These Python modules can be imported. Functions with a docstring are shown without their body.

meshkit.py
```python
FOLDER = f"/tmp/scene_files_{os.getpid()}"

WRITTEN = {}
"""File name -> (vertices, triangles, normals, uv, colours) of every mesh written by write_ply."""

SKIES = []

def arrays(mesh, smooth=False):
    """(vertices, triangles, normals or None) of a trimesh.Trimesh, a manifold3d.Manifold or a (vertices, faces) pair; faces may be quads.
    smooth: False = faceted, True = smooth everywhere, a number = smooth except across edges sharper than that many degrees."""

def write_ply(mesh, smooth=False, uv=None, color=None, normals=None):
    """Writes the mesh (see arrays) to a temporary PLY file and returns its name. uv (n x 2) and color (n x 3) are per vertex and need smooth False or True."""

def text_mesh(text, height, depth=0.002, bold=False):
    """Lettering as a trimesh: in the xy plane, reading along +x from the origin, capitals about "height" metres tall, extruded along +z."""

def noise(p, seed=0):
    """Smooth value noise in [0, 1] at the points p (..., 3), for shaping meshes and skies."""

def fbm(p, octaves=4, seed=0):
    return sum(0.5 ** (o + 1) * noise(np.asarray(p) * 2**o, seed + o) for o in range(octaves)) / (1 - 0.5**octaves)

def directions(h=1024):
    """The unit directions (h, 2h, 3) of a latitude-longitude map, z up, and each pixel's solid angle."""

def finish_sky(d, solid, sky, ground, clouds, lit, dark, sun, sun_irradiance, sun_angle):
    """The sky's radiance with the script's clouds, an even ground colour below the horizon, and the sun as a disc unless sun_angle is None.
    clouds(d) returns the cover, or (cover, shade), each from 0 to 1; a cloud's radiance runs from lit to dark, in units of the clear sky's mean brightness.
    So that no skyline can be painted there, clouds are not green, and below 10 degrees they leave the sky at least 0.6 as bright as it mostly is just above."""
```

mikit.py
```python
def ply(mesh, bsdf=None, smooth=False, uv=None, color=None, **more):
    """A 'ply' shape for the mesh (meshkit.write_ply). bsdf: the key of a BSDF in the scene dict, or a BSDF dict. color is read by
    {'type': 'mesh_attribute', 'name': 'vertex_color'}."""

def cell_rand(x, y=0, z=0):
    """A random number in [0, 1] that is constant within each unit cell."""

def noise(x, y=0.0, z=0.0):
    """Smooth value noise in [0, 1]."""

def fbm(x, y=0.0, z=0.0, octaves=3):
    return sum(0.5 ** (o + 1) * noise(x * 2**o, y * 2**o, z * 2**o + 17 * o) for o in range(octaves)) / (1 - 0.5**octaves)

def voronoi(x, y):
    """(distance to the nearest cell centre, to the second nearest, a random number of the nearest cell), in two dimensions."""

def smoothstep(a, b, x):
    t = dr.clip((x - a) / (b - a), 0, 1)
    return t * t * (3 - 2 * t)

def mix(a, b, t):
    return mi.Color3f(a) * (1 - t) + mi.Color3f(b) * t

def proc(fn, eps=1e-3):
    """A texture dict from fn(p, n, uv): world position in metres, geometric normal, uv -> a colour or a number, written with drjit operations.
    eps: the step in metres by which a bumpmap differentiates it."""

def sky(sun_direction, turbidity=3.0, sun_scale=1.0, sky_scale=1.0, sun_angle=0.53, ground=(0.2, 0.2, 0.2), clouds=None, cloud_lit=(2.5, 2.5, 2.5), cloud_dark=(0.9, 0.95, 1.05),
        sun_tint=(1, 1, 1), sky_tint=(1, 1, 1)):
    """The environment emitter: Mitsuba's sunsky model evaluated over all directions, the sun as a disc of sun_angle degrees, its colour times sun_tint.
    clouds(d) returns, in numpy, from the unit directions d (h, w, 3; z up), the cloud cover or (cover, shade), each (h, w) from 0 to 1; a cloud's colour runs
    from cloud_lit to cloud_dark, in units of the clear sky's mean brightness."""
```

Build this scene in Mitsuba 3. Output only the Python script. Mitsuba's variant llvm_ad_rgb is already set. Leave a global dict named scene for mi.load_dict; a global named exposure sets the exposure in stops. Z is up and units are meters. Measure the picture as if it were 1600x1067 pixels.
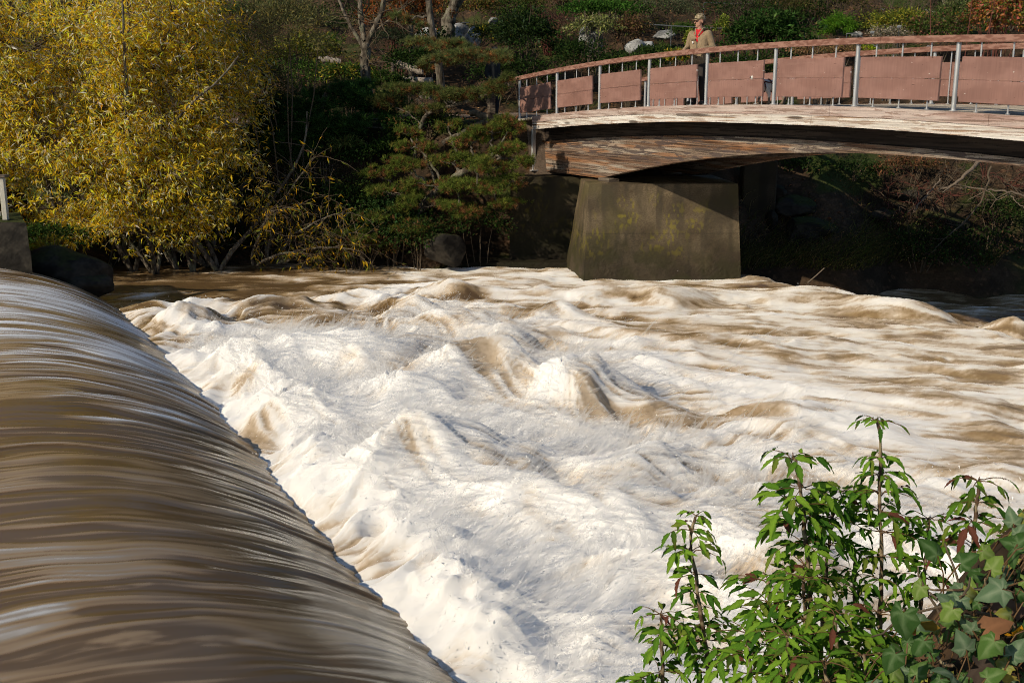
import math
import numpy as np
import trimesh
import mitsuba as mi
import drjit as dr
import manifold3d as m3
import mikit
import meshkit
from mikit import ply, proc, noise, fbm, voronoi, cell_rand, smoothstep, mix
from scipy.ndimage import map_coordinates, gaussian_filter

T = mi.ScalarTransform4f
scene, labels = {}, {}

# ---------------------------------------------------------------- camera, sky, exposure
EYE = 4.4                                   # eye height above the lower river
FPX = 1700.0                                # focal length in photo pixels (photo 1600 wide)
PITCH = math.atan(385.5 / FPX)
FWD = np.array([0, math.cos(PITCH), -math.sin(PITCH)])
UPV = np.array([0, math.sin(PITCH), math.cos(PITCH)])
CAM = np.array([0, 0, EYE])
scene['camera'] = dict(type='perspective', fov=math.degrees(2 * math.atan(800 / FPX)), fov_axis='x',
                       to_world=T().look_at(origin=CAM.tolist(), target=(CAM + FWD).tolist(), up=[0, 0, 1]),
                       near_clip=0.05, far_clip=600.0)
SUN = np.array([-0.683, -0.573, 0.530])
SUN = SUN / np.linalg.norm(SUN)
scene['sky'] = mikit.sky(SUN.tolist(), turbidity=3, sun_tint=(0.89, 0.97, 1.09), sky_scale=0.85)
exposure = 1.5


def ray(px, py):
    d = FWD + np.array([1, 0, 0]) * (px - 800) / FPX - UPV * (py - 533.5) / FPX
    return d


def at(px, py, y):
    """World point seen at photo pixel (px, py) at forward distance y: used to measure positions off the photo."""
    d = ray(px, py)
    return CAM + d * (y / d[1])


def on_z(px, py, z):
    d = ray(px, py)
    return CAM + d * ((z - EYE) / d[2])


# ---------------------------------------------------------------- naming
def key_free(k):
    if k not in scene and k not in labels:
        return k
    i = 1
    while f'{k}_{i:03d}' in scene or f'{k}_{i:03d}' in labels:
        i += 1
    return f'{k}_{i:03d}'


def thing(name, label, cat, group=None, kind=None):
    k = key_free(name)
    labels[k] = {'label': label}
    if cat:
        labels[k]['category'] = cat
    if group:
        labels[k]['group'] = group
    if kind:
        labels[k]['kind'] = kind
    return k


def add(key, shape, kind=None, label=None):
    """An entry under an exact (numbered when taken) key."""
    if key in scene:
        key = key_free(key)
    scene[key] = shape
    if kind or label:
        labels.setdefault(key, {})
        if kind:
            labels[key]['kind'] = kind
        if label:
            labels[key]['label'] = label
    return key


def whole(name, shape, label, cat, group=None, kind=None):
    k = thing(name, label, cat, group, kind)
    scene[k] = shape
    return k


# ---------------------------------------------------------------- mesh helpers
def unit(v):
    v = np.asarray(v, float)
    return v / (np.linalg.norm(v, axis=-1, keepdims=True) + 1e-12)


def tube(points, radii, sides=6, cap=True):
    p = np.asarray(points, float)
    r = np.broadcast_to(np.asarray(radii, float), (len(p),))
    t = unit(np.gradient(p, axis=0))
    a = np.zeros_like(p)
    ref = np.array([0, 0, 1.0]) if abs(t[0, 2]) < 0.9 else np.array([1.0, 0, 0])
    for i in range(len(p)):
        ref = ref - t[i] * (ref @ t[i])
        ref = ref / (np.linalg.norm(ref) + 1e-12)
        a[i] = ref
    b = np.cross(t, a)
    ang = np.arange(sides) * 2 * np.pi / sides
    v = p[:, None] + r[:, None, None] * (np.cos(ang)[None, :, None] * a[:, None] + np.sin(ang)[None, :, None] * b[:, None])
    i, j = np.meshgrid(np.arange(len(p) - 1), np.arange(sides), indexing='ij')
    q = np.stack([i * sides + j, i * sides + (j + 1) % sides, (i + 1) * sides + (j + 1) % sides, (i + 1) * sides + j], -1).reshape(-1, 4)
    f = np.vstack([q[:, [0, 1, 2]], q[:, [0, 2, 3]]])
    v = v.reshape(-1, 3)
    if cap:
        n = len(v)
        v = np.vstack([v, p[:1], p[-1:]])
        k = np.arange(sides)
        f = np.vstack([f, np.stack([(k + 1) % sides, k, k * 0 + n], 1), np.stack([n - 2 - sides + 1 + k, n - sides + (k + 1) % sides, k * 0 + n + 1], 1) if False else
                       np.stack([(len(p) - 1) * sides + k, (len(p) - 1) * sides + (k + 1) % sides, k * 0 + n + 1], 1)])
    return v, f


def join(parts):
    vs, fs, o = [], [], 0
    for v, f in parts:
        vs.append(v)
        fs.append(np.asarray(f) + o)
        o += len(v)
    return np.vstack(vs), np.vstack(fs)


def box(size, loc=(0, 0, 0), axes=None, chamfer=0.0):
    """A box (chamfered along its edges) as arrays; axes: rows are the directions of its x, y and z."""
    h = np.asarray(size, float) / 2
    if chamfer > 0:
        c = min(chamfer, h.min() * 0.9)
        pts = []
        for s in np.ndindex(2, 2, 2):
            s = np.array(s) * 2 - 1
            for k in range(3):
                q = s * (h - c)
                q[k] = s[k] * h[k]
                pts.append(q)
        m = trimesh.convex.convex_hull(np.array(pts))
        v, f = np.array(m.vertices), np.array(m.faces)
    else:
        m = trimesh.creation.box(np.asarray(size))
        v, f = np.array(m.vertices), np.array(m.faces)
    if axes is not None:
        v = v @ np.asarray(axes)
    return v + np.asarray(loc), f


def hull(points):
    m = trimesh.convex.convex_hull(np.asarray(points, float))
    return np.array(m.vertices), np.array(m.faces)


def grid_faces(ny, nx):
    i = (np.arange(ny - 1)[:, None] * nx + np.arange(nx - 1)[None]).ravel()
    return np.vstack([np.stack([i, i + 1, i + nx + 1], 1), np.stack([i, i + nx + 1, i + nx], 1)])


def sstep(a, b, x):
    t = np.clip((np.asarray(x, float) - a) / (b - a), 0, 1)
    return t * t * (3 - 2 * t)


def nfbm(x, y, z=0.0, octaves=4, seed=0):
    x, y, z = np.broadcast_arrays(np.asarray(x, float), y, z)
    return meshkit.fbm(np.stack([x, y, z], -1), octaves, seed)


# ---------------------------------------------------------------- materials
def diff(color, rough=0.7, spec=0.3, **kw):
    return {'type': 'twosided', 'bsdf': {'type': 'principled', 'base_color': color, 'roughness': rough, 'specular': spec, **kw}}


def rgb(r, g, b):
    return {'type': 'rgb', 'value': [r, g, b]}


VC = {'type': 'mesh_attribute', 'name': 'vertex_color'}
scene['leaf_matt'] = {'type': 'principledthin', 'base_color': VC, 'roughness': 0.55, 'diff_trans': 0.7, 'spec_trans': 0.0, 'eta': 1.4}
scene['leaf_gloss'] = {'type': 'principledthin', 'base_color': VC, 'roughness': 0.26, 'diff_trans': 0.55, 'spec_trans': 0.0, 'eta': 1.5}
scene['leaf_satin'] = {'type': 'principledthin', 'base_color': VC, 'roughness': 0.36, 'diff_trans': 0.85, 'spec_trans': 0.0, 'eta': 1.55}
scene['paint_mixed'] = diff(VC, 0.75, 0.3)


def soil_fn(p, n, uv):
    a = fbm(p.x * 1.3, p.y * 1.3, p.z * 1.3, 4)
    b = noise(p.x * 9, p.y * 9, p.z * 9)
    c = noise(p.x * 31, p.y * 31, p.z * 31)
    col = mix((0.028, 0.020, 0.013), (0.075, 0.048, 0.030), smoothstep(0.3, 0.75, a))
    col = mix(col, (0.12, 0.07, 0.04), smoothstep(0.62, 0.78, b) * 0.6)
    col = mix(col, (0.035, 0.06, 0.012), smoothstep(0.55, 0.7, fbm(p.x * 0.7 + 9, p.y * 0.7, p.z, 3)) * 0.7)
    return col * (0.6 + 0.8 * c)


def soil_bump(p, n, uv):
    return fbm(p.x * 7, p.y * 7, p.z * 7, 4) * 0.10


scene['soil'] = {'type': 'twosided', 'bsdf': {'type': 'bumpmap', 'arbitrary': proc(soil_bump, 0.01), 'scale': 1.0,
                 'bsdf': {'type': 'principled', 'base_color': proc(soil_fn), 'roughness': 0.9, 'specular': 0.15}}}


def path_fn(p, n, uv):
    a = fbm(p.x * 2, p.y * 2, p.z * 2, 3)
    c = noise(p.x * 40, p.y * 40, p.z * 40)
    return mix((0.10, 0.075, 0.06), (0.17, 0.13, 0.10), a) * (0.6 + 0.7 * c)


scene['path_gravel'] = diff(proc(path_fn), 0.95, 0.1)


def rock_fn(p, n, uv):
    a = fbm(p.x * 3, p.y * 3, p.z * 3, 4)
    b = noise(p.x * 24, p.y * 24, p.z * 24)
    moss = smoothstep(0.45, 0.7, fbm(p.x * 2.2 + 5, p.y * 2.2, p.z * 2.2, 3) * 0.6 + n.z * 0.4)
    col = mix((0.07, 0.065, 0.055), (0.19, 0.18, 0.16), smoothstep(0.3, 0.7, a)) * (0.7 + 0.6 * b)
    return mix(col, mi.Color3f(0.045, 0.06, 0.012) * (0.6 + 0.8 * b), moss * 0.75)


def rock_bump(p, n, uv):
    return fbm(p.x * 12, p.y * 12, p.z * 12, 4) * 0.03


scene['rock'] = {'type': 'twosided', 'bsdf': {'type': 'bumpmap', 'arbitrary': proc(rock_bump, 0.005), 'scale': 1.0,
                 'bsdf': {'type': 'principled', 'base_color': proc(rock_fn), 'roughness': 0.85, 'specular': 0.25}}}


def shaded_rock_fn(p, n, uv):
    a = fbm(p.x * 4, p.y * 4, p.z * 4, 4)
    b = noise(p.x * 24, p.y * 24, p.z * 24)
    col = mix((0.012, 0.0105, 0.009), (0.040, 0.035, 0.028), smoothstep(0.3, 0.7, a)) * (0.7 + 0.6 * b)  # base tone darkened to paint in the shade these rocks lie in
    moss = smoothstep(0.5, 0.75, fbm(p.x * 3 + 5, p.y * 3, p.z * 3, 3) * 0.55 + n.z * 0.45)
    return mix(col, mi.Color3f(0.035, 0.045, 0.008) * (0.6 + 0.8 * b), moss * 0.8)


def pale_rock_fn(p, n, uv):
    a = fbm(p.x * 3, p.y * 3, p.z * 3, 4)
    b = noise(p.x * 20, p.y * 20, p.z * 20)
    return mix((0.13, 0.135, 0.14), (0.36, 0.37, 0.38), smoothstep(0.35, 0.65, a)) * (0.7 + 0.6 * b)


for _k, _fn in (('shaded_rock', shaded_rock_fn), ('pale_rock', pale_rock_fn)):
    scene[_k] = {'type': 'twosided', 'bsdf': {'type': 'bumpmap', 'arbitrary': proc(rock_bump, 0.005), 'scale': 1.0,
                 'bsdf': {'type': 'principled', 'base_color': proc(_fn), 'roughness': 0.85, 'specular': 0.25}}}


def bark_fn(p, n, uv):
    a = fbm(p.x * 14, p.y * 14, p.z * 4, 3)
    b = noise(p.x * 5, p.y * 5, p.z * 5)
    col = mix((0.055, 0.045, 0.035), (0.20, 0.175, 0.14), smoothstep(0.3, 0.75, a))
    return mix(col, (0.17, 0.18, 0.12), smoothstep(0.6, 0.8, b) * 0.6)


def bark_bump(p, n, uv):
    return fbm(p.x * 20, p.y * 20, p.z * 6, 3) * 0.03


scene['bark'] = {'type': 'twosided', 'bsdf': {'type': 'bumpmap', 'arbitrary': proc(bark_bump, 0.004), 'scale': 1.0,
                 'bsdf': {'type': 'principled', 'base_color': proc(bark_fn), 'roughness': 0.9, 'specular': 0.15}}}
scene['twig'] = diff(rgb(0.11, 0.085, 0.06), 0.8, 0.2)
scene['twig_pale'] = diff(rgb(0.19, 0.15, 0.115), 0.7, 0.25)
scene['twig_red'] = diff(rgb(0.13, 0.045, 0.035), 0.7, 0.25)


def concrete_fn(p, n, uv):
    a = fbm(p.x * 1.6, p.y * 1.6, p.z * 1.6, 4)
    g = noise(p.x * 45, p.y * 45, p.z * 45)
    st = fbm(p.x * 6, p.y * 6, p.z * 0.9, 3)
    col = mix((0.080, 0.058, 0.034), (0.150, 0.114, 0.070), smoothstep(0.3, 0.7, a)) * (0.66 + 0.68 * g)
    col = mix(col, (0.035, 0.03, 0.02), smoothstep(0.45, 0.75, st) * 0.55)
    col = mix(col, (0.075, 0.066, 0.02), smoothstep(0.45, 0.65, fbm(p.x * 1.1, p.z * 1.3, p.y + 4.0, 3)) * 0.5)
    joint = smoothstep(0.012, 0.004, dr.abs(p.z - 1.22 + 0.01 * noise(p.x * 3, p.y * 3)))
    col = mix(col, (0.03, 0.025, 0.018), joint * 0.5)
    drip = smoothstep(0.55, 0.75, noise(p.x * 7, p.y * 7, p.z * 0.5)) * smoothstep(1.1, 2.3, p.z + noise(p.x * 9, p.y * 9))
    col = mix(col, (0.04, 0.034, 0.024), drip * 0.55)
    lich = smoothstep(0.46, 0.62, fbm(p.x * 1.5 + 3, p.z * 1.2 + 1, 2.0, 2)) * smoothstep(0.52, 0.68, fbm(p.x * 19, p.y * 19, p.z * 8, 2))
    lich = lich * smoothstep(0.5, 0.9, p.z) * (1 - smoothstep(1.9, 2.3, p.z)) * (1 - smoothstep(4.2, 4.8, p.x))
    col = mix(col, (0.26, 0.22, 0.015), lich * 0.5)
    wet = 1 - smoothstep(0.75, 2.0, p.z + 0.7 * fbm(p.x * 2, p.y * 2, 0, 2) + 0.12 * (p.x - 3))
    moss = wet * smoothstep(0.40, 0.6, fbm(p.x * 3 + 7, p.y * 3, p.z * 3, 3))
    col = mix(col, col * 0.35, wet * 0.9)
    return mix(col, (0.028, 0.026, 0.008), moss * 0.7)


def concrete_bump(p, n, uv):
    wet = 1 - smoothstep(0.2, 1.0, p.z)
    return fbm(p.x * 18, p.y * 18, p.z * 18, 4) * (0.016 + 0.02 * wet)


scene['concrete'] = {'type': 'twosided', 'bsdf': {'type': 'bumpmap', 'arbitrary': proc(concrete_bump, 0.004), 'scale': 1.0,
                     'bsdf': {'type': 'principled', 'base_color': proc(concrete_fn), 'roughness': 0.75, 'specular': 0.35}}}

def shaded_concrete_fn(p, n, uv):
    return mi.Color3f(concrete_fn(p, n, uv)) * 0.45  # same concrete, darkened to paint in the shade on the walls


scene['shaded_concrete'] = {'type': 'twosided', 'bsdf': {'type': 'bumpmap', 'arbitrary': proc(concrete_bump, 0.004), 'scale': 1.0,
                          'bsdf': {'type': 'principled', 'base_color': proc(shaded_concrete_fn), 'roughness': 0.8, 'specular': 0.3}}}

# bridge axes: u along the bridge (away and left), q across it (right and away)
BU = np.array([-0.443, 0.897, 0.0])
BQ = np.array([0.897, 0.443, 0.0])


def along(p):
    return p.x * float(BU[0]) + p.y * float(BU[1])


def timber_fn(base, pale, dark, grain=1.0):
    def fn(p, n, uv):
        a = along(p)
        b = p.x * float(BQ[0]) + p.y * float(BQ[1])
        g = fbm(a * 1.1, b * 26, p.z * 34, 4)
        s = fbm(a * 0.7 + 4, b * 3, p.z * 9, 3)
        col = mix(base, pale, smoothstep(0.35, 0.62, s))
        col = mix(col, dark, smoothstep(0.52, 0.70, g) * 0.8 * grain)
        chip = smoothstep(0.56, 0.62, fbm(a * 3.1 + fbm(a * 9, p.z * 30, 1.0, 2), b * 5 + 7, p.z * 26, 5))
        col = mix(col, mix(dark, base, 0.3), chip * 0.8)
        col = col * (0.85 + 0.3 * fbm(a * 30, b * 40, p.z * 90, 3))
        knot = smoothstep(0.80, 0.9, noise(a * 1.7, b * 8, p.z * 11 + 3))
        return mix(col, (0.05, 0.03, 0.02), knot * 0.8) * (0.8 + 0.4 * noise(a * 3, b * 60, p.z * 60))
    return fn


def timber_bump(p, n, uv):
    return fbm(along(p) * 1.4, (p.x + p.y) * 14, p.z * 40, 3) * 0.012


def timber(base, pale, dark, grain=1.0, rough=0.8):
    return {'type': 'twosided', 'bsdf': {'type': 'bumpmap', 'arbitrary': proc(timber_bump, 0.003), 'scale': 1.0,
            'bsdf': {'type': 'principled', 'base_color': proc(timber_fn(base, pale, dark, grain)), 'roughness': rough, 'specular': 0.2}}}


scene['fascia_red'] = timber((0.40, 0.28, 0.245), (0.52, 0.43, 0.39), (0.20, 0.12, 0.09))
scene['fascia_white'] = timber((0.60, 0.55, 0.50), (0.70, 0.67, 0.63), (0.28, 0.17, 0.11), 1.2)


def beam_fn(p, n, uv):
    a = along(p)
    w = fbm(a * 0.5, p.z * 2.0, 1.0, 2) * 0.10
    lam = dr.floor((p.z + w) * 21)
    g = fbm(a * 2.2 + lam * 13, lam * 7, p.z * 70, 4)
    tone = smoothstep(0.3, 0.7, fbm(a * 0.35 + lam * 5.3, lam * 2.1, 3.0, 3))
    col = mix((0.17, 0.10, 0.066), (0.29, 0.225, 0.175), tone)
    col = mix(col, (0.40, 0.345, 0.29), smoothstep(0.48, 0.68, fbm(a * 0.9, p.z * 6, 9.0, 4)) * 0.8)
    col = mix(col, (0.34, 0.15, 0.06), smoothstep(0.55, 0.66, fbm(a * 0.6 + 3, p.z * 9, 5.0, 3)) * 0.6)
    col = mix(col, (0.055, 0.035, 0.028), smoothstep(0.50, 0.72, g) * 0.75)
    crack = smoothstep(0.60, 0.66, fbm(a * 0.9 + lam * 7, p.z * 75, 4.0, 3))
    col = mix(col, (0.03, 0.02, 0.016), crack * 0.8)
    peel = smoothstep(0.585, 0.625, fbm(a * 2.8 + fbm(a * 7, p.z * 24, 0, 3) * 1.4, p.z * 17, 2.0, 5)) * smoothstep(2.75, 3.05, p.z)
    return mix(col, (0.085, 0.065, 0.062), peel * 0.85)


def beam_bump(p, n, uv):
    lam = p.z * 22 - dr.floor(p.z * 22)
    return smoothstep(0.0, 0.1, lam) * 0.006 + fbm(along(p) * 1.4, 0, p.z * 40, 3) * 0.012


scene['beam_timber'] = {'type': 'twosided', 'bsdf': {'type': 'bumpmap', 'arbitrary': proc(beam_bump, 0.003), 'scale': 1.0,
                        'bsdf': {'type': 'principled', 'base_color': proc(beam_fn), 'roughness': 0.8, 'specular': 0.2}}}
scene['old_timber'] = timber((0.09, 0.065, 0.05), (0.17, 0.14, 0.11), (0.04, 0.03, 0.025))
scene['shadow_timber'] = timber((0.030, 0.022, 0.018), (0.06, 0.045, 0.036), (0.014, 0.011, 0.01))  # near black: the shadow of the deck overhang put into the colour
scene['deck_timber'] = timber((0.30, 0.26, 0.21), (0.42, 0.38, 0.32), (0.12, 0.10, 0.08))


def panel_fn(p, n, uv):
    a = along(p)
    w = fbm(a * 3, 1.0, p.z * 5, 3)
    col = mix((0.255, 0.138, 0.115), (0.30, 0.168, 0.142), smoothstep(0.3, 0.7, w))
    col = col * (0.9 + 0.2 * noise(a * 60, 3.0, p.z * 5))
    nick = smoothstep(0.955, 0.975, noise(a * 17, 2.0, p.z * 31))
    col = mix(col, (0.08, 0.04, 0.03), nick * 0.8)
    drop = smoothstep(0.972, 0.985, noise(a * 16 + 40, 5.0, p.z * 17))
    scr = smoothstep(0.66, 0.72, fbm(a * 2.2 + p.z * 3, 7.0, p.z * 46, 3)) * smoothstep(0.5, 0.7, noise(a * 0.9, 8.0, p.z * 2))
    col = mix(col, (0.40, 0.26, 0.23), scr * 0.18)
    col = col * (0.88 + 0.24 * fbm(a * 1.2, 3.0, p.z * 2.5, 3))
    return mix(col, (0.75, 0.70, 0.66), drop * 0.8)


scene['panel_paint'] = diff(proc(panel_fn), 0.55, 0.35)


def rail_fn(p, n, uv):
    a = along(p)
    w = fbm(a * 2, (p.x + p.y) * 20, p.z * 24, 3)
    col = mix((0.20, 0.095, 0.07), (0.34, 0.19, 0.15), smoothstep(0.35, 0.65, w))
    return mix(col, (0.62, 0.52, 0.46), smoothstep(0.62, 0.75, fbm(a * 6, p.x * 30, p.z * 30, 3)) * smoothstep(0.2, 0.9, n.z) * 0.8)


scene['rail_timber'] = diff(proc(rail_fn), 0.7, 0.25)


def steel_fn(p, n, uv):
    return mix((0.50, 0.51, 0.53), (0.66, 0.67, 0.69), fbm(p.x * 9, p.y * 9, p.z * 5, 3))


scene['galvanised'] = diff(proc(steel_fn), 0.38, 0.5, metallic=0.55)
scene['dark_metal'] = diff(rgb(0.07, 0.08, 0.09), 0.45, 0.4)
# ================================================================ the river
WB = np.array([-0.32, 8.29])                # a point on the foot of the weir
WN = np.array([0.884, 0.468])               # the way the water falls
WC = np.array([-0.468, 0.884])              # along the crest, away from the camera
POOL = 1.18                                 # upstream level


def st(x, y):
    dx, dy = x - WB[0], y - WB[1]
    return dx * WN[0] + dy * WN[1], dx * WC[0] + dy * WC[1]


def foot_bend(t):
    """The weir's foot is not quite straight: it bows a little towards the far end."""
    return 0.10 * np.sin(np.clip((t - 1) / 14, 0, 1) * np.pi)


def lic(field, vi, vj, steps, h):
    """Averages FIELD along the flow (vi, vj in grid cells per metre): long soft streaks."""
    ny, nx = field.shape
    I0, J0 = np.meshgrid(np.arange(ny, dtype=np.float32), np.arange(nx, dtype=np.float32), indexing='ij')
    total, weight = field.copy(), 1.0
    for sgn in (1, -1):
        I, J = I0.copy(), J0.copy()
        for k in range(steps):
            a = map_coordinates(vi, [I, J], order=0, mode='nearest')
            b = map_coordinates(vj, [I, J], order=0, mode='nearest')
            I += sgn * h * a
            J += sgn * h * b
            w = 1 - (k + 1) / (steps + 1)
            total += w * map_coordinates(field, [I, J], order=1, mode='mirror')
            weight += w
    return total / weight


def normalise(a):
    return (a - a.mean()) / (a.std() + 1e-9)


def river_grid():
    rng = np.random.default_rng(11)
    ys = [6.3]
    while ys[-1] < 31.5:
        ys.append(ys[-1] + min(0.0031 * ys[-1], 0.075))
    ys = np.array(ys)
    xs = np.arange(-13.0, 19.0, 0.036)
    X, Y = np.meshgrid(xs, ys)
    s, t = st(X, Y)
    s = s - foot_bend(t)
    # --- large forms: standing waves and boils read off the photo
    H = np.zeros_like(X)
    turb = np.zeros_like(X)
    wx = (nfbm(X * 0.9, Y * 0.9, 1.0, 5, 3) - 0.5) * 1.6
    wy = (nfbm(X * 0.9, Y * 0.9, 5.0, 5, 4) - 0.5) * 1.6
    boils = [(745, 605, .92, 1.25, .75, .3), (560, 560, .62, 1.5, .85, .4), (690, 505, .62, 1.1, .7, .2), (640, 760, .80, .95, .6, .3), (760, 745, .38, .8, .7, 0),
             (905, 620, .72, .75, .6, .5), (470, 660, .30, 1.0, .5, .3), (1020, 725, .38, .8, .45, .1), (820, 800, .30, .8, .5, .2), (1110, 800, .35, .9, .5, 0),
             (865, 478, .38, .65, .45, 0), (1050, 452, .34, .9, .5, -.2), (400, 560, .30, .8, .5, .5), (1000, 880, .30, .8, .5, 0), (720, 930, .25, .7, .6, .2),
             (1250, 640, .20, 1.2, .5, -.3), (1180, 520, .18, 1.4, .5, -.2), (1400, 600, .15, 1.5, .5, -.4), (960, 560, .25, .9, .5, 0), (620, 640, .35, .8, .5, .4),
             (1260, 450, .14, 1.6, .55, -.1), (1420, 470, .30, 1.5, .6, -.5), (930, 445, .22, 1.2, .5, 0), (720, 440, .18, 1.3, .5, 0), (380, 470, .22, 1.2, .5, .2), (250, 470, .25, .8, .5, .4),
             (1575, 470, .70, .6, .5, 0)]
    for px, py, amp, rx, ry, ang in boils:
        c = on_z(px, py + 10, 0.25)
        ca, sa = math.cos(ang), math.sin(ang)
        dx, dy = X + wx * rx * .55 - c[0], Y + wy * rx * .55 - c[1]
        a, b = (dx * ca + dy * sa) / rx, (-dx * sa + dy * ca) / ry
        r2 = a * a + b * b
        g = np.exp(-np.power(r2, 0.85) * 1.1)
        H += amp * 0.98 * g
        turb += 1.2 * amp * g
    rb = np.random.default_rng(23)
    for _ in range(95):                                       # many smaller bursts
        ts, tt = rb.uniform(0.2, 8.5) , rb.uniform(-3.5, 14.0)
        cx, cy = WB + WN * ts + WC * tt
        rr = rb.uniform(.22, .62)
        dx, dy = X + wx * rr * .8 - cx, Y + wy * rr * .8 - cy
        g = np.exp(-np.power((dx * dx + dy * dy) / rr ** 2, .8))
        k = rb.uniform(.05, .20) * (1 - .6 * max(0, (ts - 4) / 5))
        H += k * g
        turb += .5 * k * g
    jump = np.exp(-((s - 2.6) / 2.8) ** 2)
    near = sstep(-1.0, 0.5, 14.5 - t)
    jump = jump * near
    wild = np.clip(jump * 1.1 + turb * 0.8 + .55 * np.exp(-((s - .2) / .8) ** 2) * near, 0, 1.3)
    # flow: away from the weir, then round to the right and under the bridge
    w = sstep(2.5, 8.0, s)[..., None]
    V = (1 - w) * WN + w * np.array([0.97, -0.06])
    w2 = sstep(2.0, 11.0, X)[..., None]
    V = (1 - w2) * V + w2 * np.array([0.93, -0.36])
    back = sstep(22.5, 25.5, Y)[..., None]
    V = (1 - back * 0.7) * V + back * 0.7 * np.array([1.0, -0.05])
    lum = 1 - np.abs(2 * nfbm(X * 0.75 + wx, Y * 0.95 + wy, 3.0, 4, 21) - 1)
    lum2 = 1 - np.abs(2 * nfbm(X * 2.1, Y * 2.6, 8.0, 3, 25) - 1)
    amp = np.clip(wild, 0, 1)
    H += (lum - 0.72) * (0.40 * amp + 0.07) + (lum2 - 0.7) * (0.05 * amp + 0.02)
    for fq, am, sd in ((1.3, .15, 61), (2.7, .085, 62), (5.5, .035, 63)):
        b = 1 - np.abs(2 * nfbm(X * fq + wx * 1.8, Y * fq * 1.15 + wy * 1.8, 1.0 + fq, 3, sd) - 1)
        H += (b - .72) * am * (amp + .30 - .15 * sstep(3, 9, X))
    H = gaussian_filter(H, (2.2, 2.2))
    # waves across the stream, further down
    ripple = nfbm((X * V[..., 0] + Y * V[..., 1]) * 1.15 + wx, (-X * V[..., 1] + Y * V[..., 0]) * 1.9 + wy, 2.0, 4, 9) - 0.5
    H += ripple * 0.30 * (0.35 + 0.65 * sstep(1.5, 6, s)) * (1 - 0.5 * sstep(24, 27, Y))
    foot = np.exp(-((s - .05) / .65) ** 2) * sstep(14.6, 12.5, t)
    burst = sstep(.30, .75, nfbm(s * 1.3, t * 1.7, 4.0, 3, 83))
    H += 0.10 + (0.04 + 0.20 * burst + .07 * sstep(.35, .75, nfbm(s * 3.2, t * 4.0, 6.0, 3, 84))) * foot - 0.10 * sstep(6, 14, X)
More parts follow.
